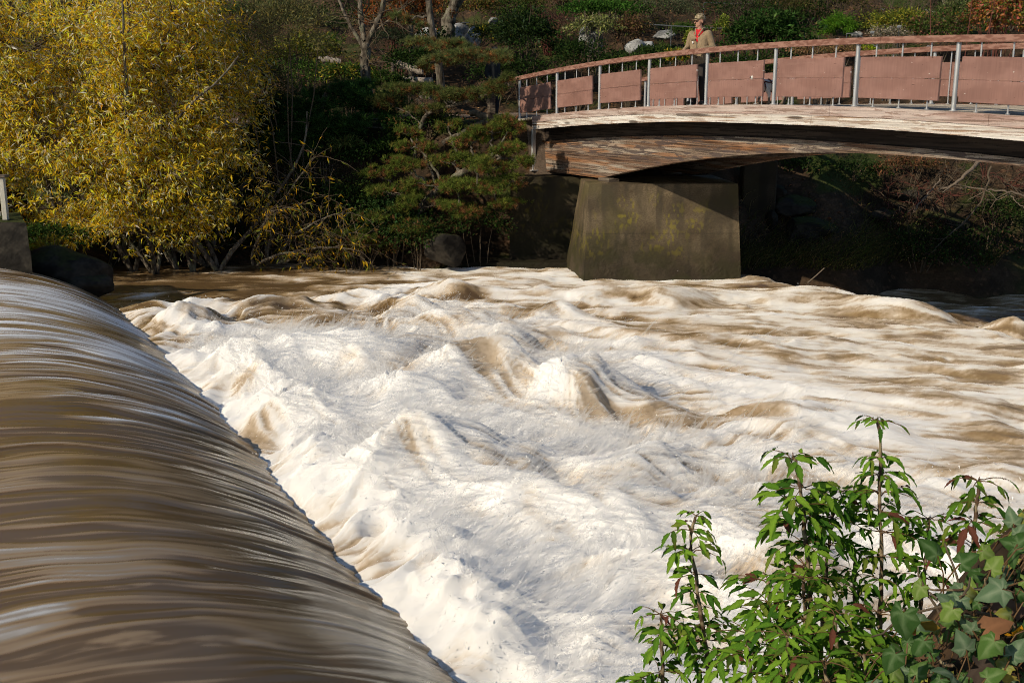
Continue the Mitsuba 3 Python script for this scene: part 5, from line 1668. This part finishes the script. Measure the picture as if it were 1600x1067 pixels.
shrub('bank_shrub', 'low leafy plants at the upper edge of the bank left of the square post', 665, 195, 29.6, 120, 34, 1700, .09, .05, MG + DG + [(.16, .10, .04)], clumps=60, stems=8)
shrub('bank_shrub', 'green plants below the path edge under the forked tree', 585, 240, 29.2, 110, 46, 1700, .10, .05, MG + DG, clumps=60, stems=8)
shrub('bank_shrub', 'dark plants at the water edge under the willow', 330, 372, 28.2, 120, 50, 1800, .10, .05, DG + [(.10, .08, .03)], clumps=60, stems=20)
shrub('bank_shrub', 'low dark growth behind the rock mound at the end of the weir', 70, 372, 24.5, 110, 40, 1700, .09, .04, DG + MG, clumps=60, stems=14)
shrub('bank_shrub', 'yellow leaved sprig leaning over the rock mound at the end of the weir', 75, 385, 22.6, 60, 30, 160, .15, .04, [(.50, .36, .03), (.30, .26, .04)], clumps=16, stems=8, droop=.5)

# dark growth that fills the upper slope
rngf = np.random.default_rng(99)
n_fill = 0
for py, y in ((-6, 47), (28, 42.5), (70, 38.8), (118, 35.6)):
    for px in np.arange(-10, 1640, 84):
        px2 = px + rngf.uniform(-30, 30)
        if px2 > 840 and py > 40:
            continue
        if rngf.random() < .25 and py > 0:
            continue
        pal = [DG, MG, OL, DG, [(.05, .06, .025), (.10, .07, .04)]][rngf.integers(0, 5)]
        n_fill += 1
        shrub('undergrowth', 'dim evergreen bush among the undergrowth of the garden slope', px2, py + rngf.uniform(-8, 8), y + rngf.uniform(-.8, .8), rngf.uniform(70, 130), rngf.uniform(34, 64), 1100, rngf.uniform(.09, .14), .05, pal,
              clumps=46, stems=8, group='dim bushes filling the garden slope', seed=n_fill)


# ================================================================ the shaded bank under the bridge
def branch(label, pts, r0, r1, mat, twigs=6, seed=0, tl=.5):
    rng = np.random.default_rng(seed)
    k = thing('dead_branch', label, 'branch')
    pts = np.array(pts)
    tt = np.linspace(0, len(pts) - 1, 20)
    tp = np.stack([np.interp(tt, range(len(pts)), pts[:, c]) for c in range(3)], 1)
    tp = gaussian_filter(tp, (.8, 0), mode='nearest') + rng.normal(0, .012, (20, 3))
    add(k + '__stem', ply(tube(tp, np.linspace(r0, r1, 20), 7), mat, smooth=True))
    for _ in range(twigs):
        i = rng.integers(4, 19)
        q = walk(rng, tp[i], unit(tp[i] - tp[i - 1]) + rng.normal(0, .6, 3), tl * rng.uniform(.4, 1.2), 7, .16)
        add(k + '__twig', ply(tube(q, np.linspace(r1 * .9, r1 * .4, len(q)), 5), mat, smooth=True))
    return k


branch('thick pale broken branch sticking out of the brush under the bridge at the right', [at(1531, 252, 29.3), at(1515, 268, 29.0), at(1492, 287, 28.8), at(1484, 292, 28.8)], .055, .03, 'twig_pale', 3, 1)
branch('long pale branch reaching in from the right edge under the bridge', [at(1640, 318, 28.4), at(1600, 306, 28.5), at(1572, 299, 28.5), at(1540, 297, 28.6), at(1505, 293, 28.8)], .035, .014, 'twig_pale', 9, 2, .9)
branch('long thin twig hanging down from the bank towards the water', [at(1547, 258, 28.8), at(1543, 288, 28.6), at(1530, 322, 28.3), at(1500, 355, 28.0), at(1474, 375, 27.8), at(1452, 400, 27.6)], .03, .010, 'twig', 5, 3)
branch('forked thin twig low left of the brush under the bridge', [at(1470, 280, 28.9), at(1452, 300, 28.6), at(1436, 318, 28.4), at(1426, 331, 28.3)], .02, .010, 'twig_pale', 3, 4, .6)
branch('crooked dark branch on the bank beside the mossy slab', [at(1304, 300, 29.4), at(1306, 318, 29.2), at(1298, 330, 29.1), at(1290, 336, 29.0)], .028, .018, 'twig', 1, 5, .3)
branch('thin twig slanting down at the right edge under the long pale branch', [at(1575, 300, 28.6), at(1590, 318, 28.4), at(1612, 334, 28.2)], .016, .008, 'twig_pale', 2, 6)
k = thing('brush', 'tangle of dry brown brush along the top of the bank under the bridge', 'brush')
for j, px in enumerate(np.arange(1385, 1630, 16)):
    p = G(px, 270, 30.2 + .3 * math.sin(px))
    bare_spray(k, 'stem', np.random.default_rng(300 + j), p + [0, -.3, .1], 7, 1.3, .012, 'twig' if j % 3 else 'twig_red', up=(0, -.5, .25), fan=.7, wob=.2, pull=(0, 0, -.07))
for px, py, y, w, h, n, pal, lab in (
        (1420, 262, 30.3, 110, 30, 900, [(.20, .095, .05), (.14, .07, .035), (.07, .065, .025)], 'rusty dry leaves in the brush at the top of the bank under the bridge'),
        (1330, 268, 30.4, 100, 40, 1000, DG + [(.05, .08, .03)], 'dark fern like growth on the bank left of the rusty brush'),
        (1255, 262, 30.2, 80, 34, 900, DG + [(.06, .09, .02)], 'dark green growth above the rocks beside the wing wall'),
        (1560, 340, 29.0, 100, 60, 1000, DG + [(.07, .06, .03)], 'dark trailing plants at the right edge under the long pale branch'),
        (1540, 380, 28.2, 160, 50, 1300, DG + [(.08, .06, .035)], 'dark growth at the right edge above the waterline under the bridge'),
        (1440, 385, 28.2, 120, 40, 900, DG + [(.07, .055, .03)], 'dim growth in the middle of the shaded bank above the grass'),
        (1490, 400, 28.0, 150, 34, 1100, DG + [(.10, .07, .04)], 'low dark plants at the waterline under the hanging twig'),
        (1430, 350, 28.8, 100, 34, 700, [(.10, .05, .035), (.07, .045, .03), (.05, .06, .02)], 'patch of dull reddish low plants in the middle of the shaded bank')):
    shrub('bank_plant', lab, px, py, y, w, h, n, .10, .045, pal, clumps=46, stems=8, cat='plant', droop=.5)


def blades(rng, P, L, W, cols, lean):
    n = len(P)
    D = unit(np.stack([rng.normal(lean[0], .45, n), rng.normal(lean[1], .35, n), np.ones(n)], 1))
    B = unit(np.stack([rng.normal(lean[0] * 2, .6, n), rng.normal(-.4, .4, n), -.5 + 0 * D[:, 0]], 1))
    S = unit(np.cross(D, rand_dirs(rng, n)))
    L = L[:, None]
    a, b = P, P + D * L * .55
    c = b + unit(D + B * .8) * L * .45
    v = np.stack([a + S * W, a - S * W, b + S * W * .7, b - S * W * .7, c], 1).reshape(-1, 3)
    f = np.array([[0, 1, 3], [0, 3, 2], [2, 3, 4]])
    return ply((v, (f[None] + (np.arange(n) * 5)[:, None, None]).reshape(-1, 3)), 'leaf_matt', color=np.repeat(cols, 5, 0))


rngg = np.random.default_rng(55)
x = rngg.uniform(5.7, 12.5, 5200)
y = water_edge(x) + np.abs(rngg.normal(0.1, .8, 5200)) - .25
den = nfbm(x * .8, y * .8, 3.0, 3, 71) > .46
x, y = x[den], y[den]
P = np.stack([x, y, ground_z(x, y) - .02], 1)
P = P[P[:, 2] > .05]
scene['grass'] = blades(rngg, P, rngg.uniform(.25, .7, len(P)), .007, leaf_cols(rngg, len(P), [(.10, .11, .03), (.18, .14, .06), (.06, .09, .02)]), (.35, -.4))
labels['grass'] = {'label': 'long limp grass along the foot of the shaded bank under the bridge', 'kind': 'stuff', 'category': 'grass'}
st_ = thing('stick', 'thin pale stick poking out of the water right of the pier', 'stick')
scene[st_] = ply(tube([at(1288, 419, 24.8), at(1276, 430, 24.8), at(1262, 442, 24.8)], [.010, .013, .014], 6), 'twig_pale', smooth=True)

# fallen leaves on the slope and bank
rl = np.random.default_rng(66)
x, y = rl.uniform(-12, 16, 9000), rl.uniform(28, 46, 9000)
P = np.stack([x, y, ground_z(x, y) + rl.uniform(.0, .03, 9000)], 1)
scene['fallen_leaves'] = foliage(P, rand_dirs(rl, 9000) * [1, 1, .25], rl.normal(0, .35, (9000, 3)) + [0, 0, 1], rl.uniform(.07, .14, 9000), rl.uniform(.05, .09, 9000),
                                 leaf_cols(rl, 9000, [(.30, .13, .06), (.22, .10, .05), (.38, .22, .10), (.14, .08, .05)]), 'leaf_matt')
labels['fallen_leaves'] = {'label': 'brown fallen leaves strewn over the garden slope and the bank', 'kind': 'stuff', 'category': 'leaves'}

# ================================================================ the near bank and its plants
def near_z(x, y):
    x, y = np.asarray(x, float), np.asarray(y, float)
    z = 2.5 + 1.12 * sstep(.20, 1.15, x) * (1 - sstep(2.0, 2.75, y))
    return z + (nfbm(x * 5, y * 5, 2.0, 3, 81) - .5) * .16


X, Y = np.meshgrid(np.arange(.0, 4.0, .03), np.arange(.2, 3.0, .03))
scene['near_bank'] = ply((np.stack([X, Y, near_z(X, Y) - 1.2 * sstep(2.3, 3.0, Y)], -1).reshape(-1, 3), grid_faces(*X.shape)), 'soil', smooth=True)
labels['near_bank'] = {'label': 'earth of the near bank under the ivy', 'kind': 'structure', 'category': 'ground'}


def leaflet_template(curl, fold, colour, tip, rng, spiny=.16):
    """A serrated leaflet of length 1 along +x, face up +z: 32 triangles."""
    us = np.linspace(0, 1, 9)
    v, c = [], []
    for i, u in enumerate(us):
        w = .155 * math.sin(math.pi * min(u ** .75, 1)) ** .85 if 0 < u < 1 else .006
        w *= 1 + (spiny if i % 2 else -spiny * .6)
        bx = u + (.02 if i % 2 else -.015)
        z = -curl * u * u
        for sgn in (-1, 0, 1):
            v.append([bx if sgn else u, sgn * w, z + abs(sgn) * w * fold])
            base = np.array(colour) * (1.35 if sgn == 0 else 1.0)
            t = max(0, (u - .45) / .55) if sgn else max(0, (u - .6) / .6)
            c.append(base * (1 - t * .55) + np.array(tip) * t * .55)
    f = []
    for i in range(8):
        for j in range(2):
            a, b, d, e = i * 3 + j, i * 3 + j + 1, (i + 1) * 3 + j, (i + 1) * 3 + j + 1
            f += [[a, d, e], [a, e, b]]
    v = np.array(v)
    v[:, 1] += rng.normal(0, .012)
    return v, np.array(f), np.array(c)


scene['foreground_leaf'] = {'type': 'principledthin', 'base_color': VC, 'roughness': 0.22, 'diff_trans': 0.55, 'spec_trans': 0.0, 'eta': 1.5}
rt = np.random.default_rng(13)
COLS = [((.040, .11, .015), (.04, .10, .015)), ((.085, .19, .020), (.08, .17, .02)), ((.16, .29, .03), (.17, .28, .03)), ((.06, .12, .018), (.18, .055, .022)),
        ((.13, .05, .035), (.16, .04, .03)), ((.14, .20, .03), (.20, .16, .03))]
GROUPS = []
for ci, (c0, c1) in enumerate(COLS):
    for vi, (cu, fo) in enumerate(((.18, .35), (.36, .45), (.55, .3))):
        v, f, c = leaflet_template(cu, fo, c0, c1, rt)
        scene[f'leaflet_shape_{ci}_{vi}'] = {'type': 'shapegroup', 'leaflet': ply((v, f), 'foreground_leaf', smooth=True, color=c)}
        GROUPS.append((ci, f'leaflet_shape_{ci}_{vi}'))


def pose(P, D, N, s):
    """to_world of a leaf: its length along D, its face towards N, s metres long."""
    D = unit(D)
    S = unit(np.cross(N, D))
    N = np.cross(D, S)
    m = np.eye(4)
    m[:3, 0], m[:3, 1], m[:3, 2], m[:3, 3] = D * s, S * s, N * s, P
    return T(m)


def leaflet(key, P, D, N, s, rng, wt):
    ci = rng.choice(6, p=np.array(wt) / np.sum(wt))
    g = [n for c, n in GROUPS if c == ci][rng.integers(0, 3)]
    add(key, {'type': 'instance', 'to_world': pose(P, D, N, s), 'shapegroup': {'type': 'ref', 'id': g}})


NLEAF = 0


def oregon_grape(label, y, stem, tiers, seed, size=.060, wt=(2, 4, 4.5, .6, .2, .8), r=.006):
    """An upright stem with tiers of drooping pinnate leaves. stem: photo points; tiers: (px, py, half width px, number of leaves)."""
    global NLEAF
    rng = np.random.default_rng(seed)
    k = thing('evergreen_shrub', label, 'shrub', 'glossy evergreen stems on the near bank')
    sp = np.array([at(px, py, y + rng.normal(0, .01)) for px, py in stem])
    tt = np.linspace(0, len(sp) - 1, 22)
    tp = np.stack([np.interp(tt, range(len(sp)), sp[:, c]) for c in range(3)], 1)
    tp = gaussian_filter(tp, (1, 0), mode='nearest') + rng.normal(0, .0012, (22, 3))
    add(k + '__stem', ply(tube(tp, np.linspace(r * .55, r, 22) * (1 + .12 * rng.normal(0, 1, 22)), 8), 'young_stem', smooth=True))
    for ti, (px, py, hw, m) in enumerate(tiers):
        c = at(px, py, y)
        hwm = hw * y / FPX
        a0 = rng.uniform(0, 6.28)
        for j in range(m):
            a = a0 + j * 2.4 + rng.normal(0, .25)
            out = np.array([math.cos(a), math.sin(a) * .8, 0])
            L = max(.035, hwm * rng.uniform(.55, .95))
            nseg = 6
            pts, p, d = [c + [0, 0, rng.normal(0, .006)]], c.copy(), unit(out + [0, 0, .45])
            for _ in range(nseg):
                d = unit(d - np.array([0, 0, .13]) + rng.normal(0, .04, 3))
                p = p + d * L / nseg
                pts.append(p)
            pts = np.array(pts)
            lf = add(k + '__leaf', ply(tube(pts, np.linspace(.0014, .0008, nseg + 1), 5), 'petiole', smooth=True))
            pairs = 3 if L > .07 else 2
            w2 = np.array(wt, float)
            if ti == 0:
                w2 = w2 * [.7, 1, 1, 3, 4, 1]
            sz = size * .80 * rng.uniform(.8, 1.1) * (.8 if ti == 0 else 1)
            for q in range(pairs):
                u = .38 + .52 * q / max(pairs - 1, 1)
                i = int(u * nseg)
                b, dd = pts[i], unit(pts[min(i + 1, nseg)] - pts[max(i - 1, 0)])
                side = unit(np.cross(dd, [0, 0, 1.0]))
                for sgn in (-1, 1):
                    if rng.random() < .22:
                        continue
                    D = unit(dd * .7 + side * sgn * .8 - np.array([0, 0, rng.uniform(-.1, .5)]) + rng.normal(0, .18, 3))
                    leaflet(lf + '__leaflet', b, D, unit(np.array([-.28, -.50, .85]) + side * sgn * .15 + rng.normal(0, .30, 3)), sz * rng.uniform(.75, 1.1), rng, w2)
                    NLEAF += 1
            dd = unit(pts[-1] - pts[-2])
            leaflet(lf + '__leaflet', pts[-1], unit(dd - [0, 0, .35] + rng.normal(0, .1, 3)), unit(np.array([0, 0, 1]) + out * .5 + rng.normal(0, .2, 3)), sz * 1.1, rng, w2)
            NLEAF += 1
    return k


scene['young_stem'] = diff(proc(lambda p, n, uv: mix((.30, .24, .15), (.10, .06, .04), smoothstep(.35, .65, noise(p.x * 90, p.y * 90, p.z * 70)))), .6, .3)
scene['petiole'] = diff(rgb(.13, .075, .035), .5, .3)
OG = oregon_grape
OG('slender evergreen stem with reddish tip leaves, second from the left over the foam', 2.42, [(1088, 805), (1078, 835), (1086, 900), (1095, 960), (1106, 1030), (1112, 1110)],
   [(1088, 806, 22, 3), (1078, 828, 55, 5), (1080, 860, 60, 6), (1084, 898, 38, 4), (1088, 925, 40, 4), (1092, 948, 42, 3), (1096, 978, 66, 7), (1100, 1000, 70, 7), (1104, 1026, 60, 6), (1108, 1052, 64, 6)], 1, .050)
OG('small evergreen stem, leftmost on the near bank', 2.40, [(1032, 958), (1034, 1000), (1036, 1067), (1037, 1120)],
   [(1032, 960, 60, 6), (1033, 985, 40, 4), (1034, 1010, 36, 4), (1030, 1050, 60, 6), (1012, 1062, 44, 4)], 2, .050)
OG('bushy evergreen stem with a lone spray of leaves rising from its top', 2.30, [(1240, 712), (1247, 745), (1256, 800), (1262, 870), (1268, 960), (1272, 1100)],
   [(1238, 716, 56, 5), (1252, 765, 66, 6), (1246, 792, 82, 6), (1250, 818, 84, 6), (1255, 848, 80, 6), (1258, 885, 74, 5)], 3, .062)
OG('evergreen stem crowding the right side of the bushy one', 2.36, [(1308, 775), (1298, 830), (1290, 900), (1284, 1000), (1282, 1100)],
   [(1306, 780, 60, 6), (1318, 770, 50, 4), (1300, 810, 66, 6), (1296, 850, 50, 5), (1290, 905, 60, 5)], 4, .060)
OG('tallest evergreen stem, bare between its small tufts of leaves', 2.34, [(1370, 655), (1377, 690), (1374, 745), (1376, 820), (1378, 900), (1372, 1000), (1370, 1100)],
   [(1368, 658, 44, 5), (1376, 716, 34, 4), (1374, 742, 44, 5), (1376, 770, 66, 6), (1376, 800, 70, 6), (1378, 832, 74, 6), (1378, 870, 50, 4), (1376, 905, 50, 5)], 5, .052)
OG('evergreen stem with dark leaves right of the tallest one', 2.38, [(1452, 808), (1448, 850), (1444, 900), (1436, 960), (1430, 1060)],
   [(1452, 812, 66, 6), (1450, 842, 60, 5), (1446, 880, 46, 4), (1444, 905, 50, 5), (1440, 935, 50, 4)], 6, .050, (5, 4, 1, .8, .2, .2))
OG('evergreen stem with reddish drooping leaves near the right edge', 2.25, [(1532, 748), (1528, 775), (1522, 830), (1518, 900), (1515, 1000)],
   [(1530, 752, 66, 5), (1526, 785, 46, 4), (1522, 815, 60, 5), (1518, 850, 66, 5)], 7, .056, (2, 3, 2, 3, 2.2, .6))
OG('low evergreen stem between the bushy and the tallest one', 2.46, [(1335, 858), (1336, 900), (1337, 980), (1338, 1080)],
   [(1336, 862, 50, 5), (1338, 895, 44, 4), (1338, 930, 60, 6)], 8, .050, (5, 4, 1, .8, .2, .2))
OG('evergreen shoot at the right edge above the ivy', 2.1, [(1598, 815), (1600, 870), (1605, 980)], [(1596, 822, 50, 5), (1600, 850, 60, 5)], 9, .060, (1, 2, 4, 1, .2, 2))
for j, (px, py, yy, lab) in enumerate(((1200, 905, 2.28, 'low leafy evergreen shoot at the left foot of the bushy stem'), (1255, 900, 2.16, 'bright leafy evergreen shoot in front of the bushy stem'),
                                       (1168, 985, 2.20, 'evergreen shoot spreading left over the foam at the bottom of the bushy stem'), (1305, 955, 2.05, 'evergreen shoot with large shining leaves at the middle of the bottom edge'),
                                       (1375, 955, 2.12, 'evergreen shoot in front of the foot of the tallest stem'), (1230, 990, 1.98, 'evergreen shoot with broad leaves low at the bottom edge under the bushy stem'),
                                       (1350, 1020, 1.92, 'reddish green evergreen shoot at the bottom edge left of the ivy'), (1290, 1030, 1.85, 'lowest evergreen shoot, cut by the bottom edge'),
                                       (1440, 990, 2.2, 'evergreen shoot behind the left leaves of the ivy'))):
    OG(lab, yy, [(px, py), (px + 3, py + 60), (px + 5, py + 200)], [(px, py + 4, 64, 6), (px + 2, py + 36, 80, 6), (px + 3, py + 70, 84, 6), (px + 4, py + 104, 80, 5)], 20 + j, .062, (1.5, 4, 5, .7, .15, 1))
print('leaflets', NLEAF)


# ---- ivy over the near bank
def ivy_template(lobes, colour, vein, edge, rng, bend=.12):
    """A lobed ivy leaf of length about 1, stalk end at the origin, middle lobe along +x: 44 triangles."""
    prof = [(-2.45, .30), (-2.05, .50), (-1.72, .42), (-1.25, .62 + .06 * lobes), (-.85, .60 - .05 * lobes), (-.42, .76), (0, 1.0), (.42, .76), (.85, .60 - .05 * lobes), (1.25, .62 + .06 * lobes), (1.72, .42), (2.05, .50), (2.45, .30)]
    v, c = [[.06, 0, 0]], [np.array(vein)]
    n = len(prof)
    for fr in (.5, 1.0):
        for i, (a, r) in enumerate(prof):
            r2 = r * (1 + rng.normal(0, .03))
            x, y = r2 * math.cos(a) * fr + .06 * (1 - fr), r2 * math.sin(a) * fr * .92
            z = -bend * (x * x + y * y) + (.05 if i in (3, 6, 9) else -.02) * (-fr) + rng.normal(0, .012)
            v.append([x, y, z])
            onvein = i in (1, 3, 6, 9, 11)
            c.append(np.array(vein) if onvein and fr == .5 else np.array(colour) * (1 - .5 * (fr == 1)) + np.array(edge) * .5 * (fr == 1))
    f = []
    for i in range(n - 1):
        f.append([0, 1 + i, 2 + i])
        a, b, d, e = 1 + i, 2 + i, 1 + n + i, 2 + n + i
        f += [[a, d, e], [a, e, b]]
    return np.array(v), np.array(f), np.array(c)


IV = [((.045, .105, .028), (.13, .21, .09), (.042, .09, .024)), ((.085, .17, .042), (.19, .28, .11), (.085, .155, .035)), ((.17, .27, .06), (.27, .36, .13), (.165, .26, .05)),
      ((.12, .20, .11), (.25, .33, .21), (.12, .185, .10)), ((.21, .26, .065), (.32, .37, .15), (.45, .38, .06))]  # the blue-grey green set has sky reflection painted into the leaf colour
IG = []
for ci, (c0, c1, c2) in enumerate(IV):
    for vi, (lo, be) in enumerate(((.5, .22), (1.1, .40), (.1, .62))):
        v, f, c = ivy_template(lo, c0, c1, c2, rt, be)
        scene[f'ivy_leaf_shape_{ci}_{vi}'] = {'type': 'shapegroup', 'leaf': ply((v, f), 'foreground_leaf', smooth=True, color=c)}
        IG.append((ci, f'ivy_leaf_shape_{ci}_{vi}'))
iv = thing('ivy', 'broad leaved ivy covering the near bank in the bottom right corner', 'ivy')
ri = np.random.default_rng(31)


def ivy_leaf(P, D, N, s, ci, vi=None):
    g = [n for c, n in IG if c == ci][ri.integers(0, 3) if vi is None else vi]
    add(iv + '__leaf', {'type': 'instance', 'to_world': pose(P, D, N, s), 'shapegroup': {'type': 'ref', 'id': g}})
    q = np.array([P, P - unit(D) * .02 - np.array([0, 0, .015]), P - unit(D) * .035 - np.array([0, -.01, .055])])
    return tube(q, .0013, 5)


stalks = []
TOCAM = unit(np.array([-.55, -.75, .6]))
for px, py, yy, s, dx, dz, ci in ((1568, 920, 1.62, .075, -.9, -.25, 3), (1465, 868, 1.72, .062, -.5, .7, 0), (1500, 880, 1.72, .060, .7, .6, 0), (1440, 915, 1.70, .056, -.4, -.8, 2),
                                  (1548, 890, 1.72, .055, .3, .6, 2), (1500, 935, 1.66, .060, -.4, -.7, 3), (1490, 950, 1.60, .055, -.6, -.6, 2), (1412, 955, 1.55, .085, -.2, -.9, 0),
                                  (1520, 985, 1.60, .050, -.5, .3, 3), (1510, 1015, 1.55, .062, -.3, .6, 3), (1590, 850, 1.70, .06, .4, .7, 0), (1445, 1000, 1.55, .055, -.5, -.6, 0), (1400, 1020, 1.5, .06, -.4, -.5, 0),
                                  (1555, 1000, 1.50, .062, -.6, -.5, 1), (1580, 1025, 1.52, .058, .3, .6, 3), (1490, 1055, 1.5, .06, -.5, .4, 3), (1540, 1060, 1.48, .056, .4, .5, 1), (1600, 985, 1.55, .06, .5, -.4, 1),
                                  (1535, 860, 1.80, .05, .6, -.3, 2), (1600, 925, 1.62, .055, .2, -.8, 0), (1470, 1060, 1.55, .05, -.6, -.4, 0), (1430, 1055, 1.58, .05, .3, .6, 1), (1580, 960, 1.62, .05, -.6, .3, 4)):
    P = at(px, py, yy)
    D = unit(np.array([dx, ri.normal(0, .25), dz]))
    N = unit(TOCAM + ri.normal(0, .28, 3))
    stalks.append(ivy_leaf(P, D, N, s * .58, ci))
for _ in range(215):
    px, py = ri.uniform(1370, 1640), ri.uniform(850, 1090)
    if (px - 1370) * .8 + (py - 1090) < -40 - ri.uniform(0, 40):
        continue
    yy = ri.uniform(1.62, 1.98)
    P = at(px, py, yy)
    P[2] = max(P[2], float(near_z(P[0], P[1])) + ri.uniform(.01, .06))
    D = unit(np.array([ri.normal(0, 1), ri.normal(0, .4), ri.normal(-.2, .7)]))
    stalks.append(ivy_leaf(P, D, unit(TOCAM * .7 + [0, 0, .5] + ri.normal(0, .45, 3)), ri.uniform(.020, .034), ri.choice(5, p=[.30, .26, .18, .18, .08])))
for _ in range(16):
    p = at(ri.uniform(1470, 1640), ri.uniform(930, 1080), ri.uniform(1.65, 1.9))
    add(iv + '__vine', ply(tube(walk(ri, p, (ri.normal(0, 1), ri.normal(0, .3), ri.normal(.2, .5)), ri.uniform(.08, .2), 8, .22), np.linspace(.0032, .0018, 9), 6), 'twig' if _ % 2 else 'young_stem', smooth=True))
add(iv + '__stalks', ply(join(stalks), 'petiole', smooth=True), 'stuff')


def dead_leaf(label, px, py, yy, s, col, seed):
    r = np.random.default_rng(seed)
    v, f, c = ivy_template(.9, col, tuple(np.array(col) * 1.15), tuple(np.array(col) * .8), r, .5)
    v = v + np.array([0, 0, 1]) * (meshkit.noise(v * 3 + seed) * .35)[:, None]
    k = thing('dead_leaf', label, 'leaf')
    m = np.array(pose(at(px, py, yy), unit(np.array([r.normal(0, 1), r.normal(0, .3), r.normal(0, .6)])), unit(TOCAM + r.normal(0, .3, 3)), s).matrix)
    scene[k] = ply((v @ m[:3, :3].T + m[:3, 3], f), 'leaf_matt', smooth=True, color=c)


dead_leaf('curled orange brown dead leaf among the ivy, largest of the dead ones', 1540, 985, 1.60, .044, (.30, .15, .08), 1)
dead_leaf('yellow and brown dead leaf left of the orange brown one', 1440, 985, 1.58, .045, (.34, .20, .03), 2)
dead_leaf('small bright orange leaf right of the large dead leaf', 1580, 985, 1.56, .026, (.75, .36, .02), 3)
dead_leaf('grey brown shrivelled leaf near the right edge above the orange leaf', 1592, 945, 1.66, .045, (.17, .11, .085), 4)
dead_leaf('dark shrivelled leaf at the bottom of the ivy', 1525, 1045, 1.52, .045, (.10, .075, .06), 5)
dead_leaf('dull brown shrivelled leaf under the pale ivy leaf', 1565, 925, 1.74, .050, (.15, .11, .08), 6)
dead_leaf('pale yellow leaf at the bottom edge near the corner', 1575, 1058, 1.48, .030, (.55, .45, .10), 7)
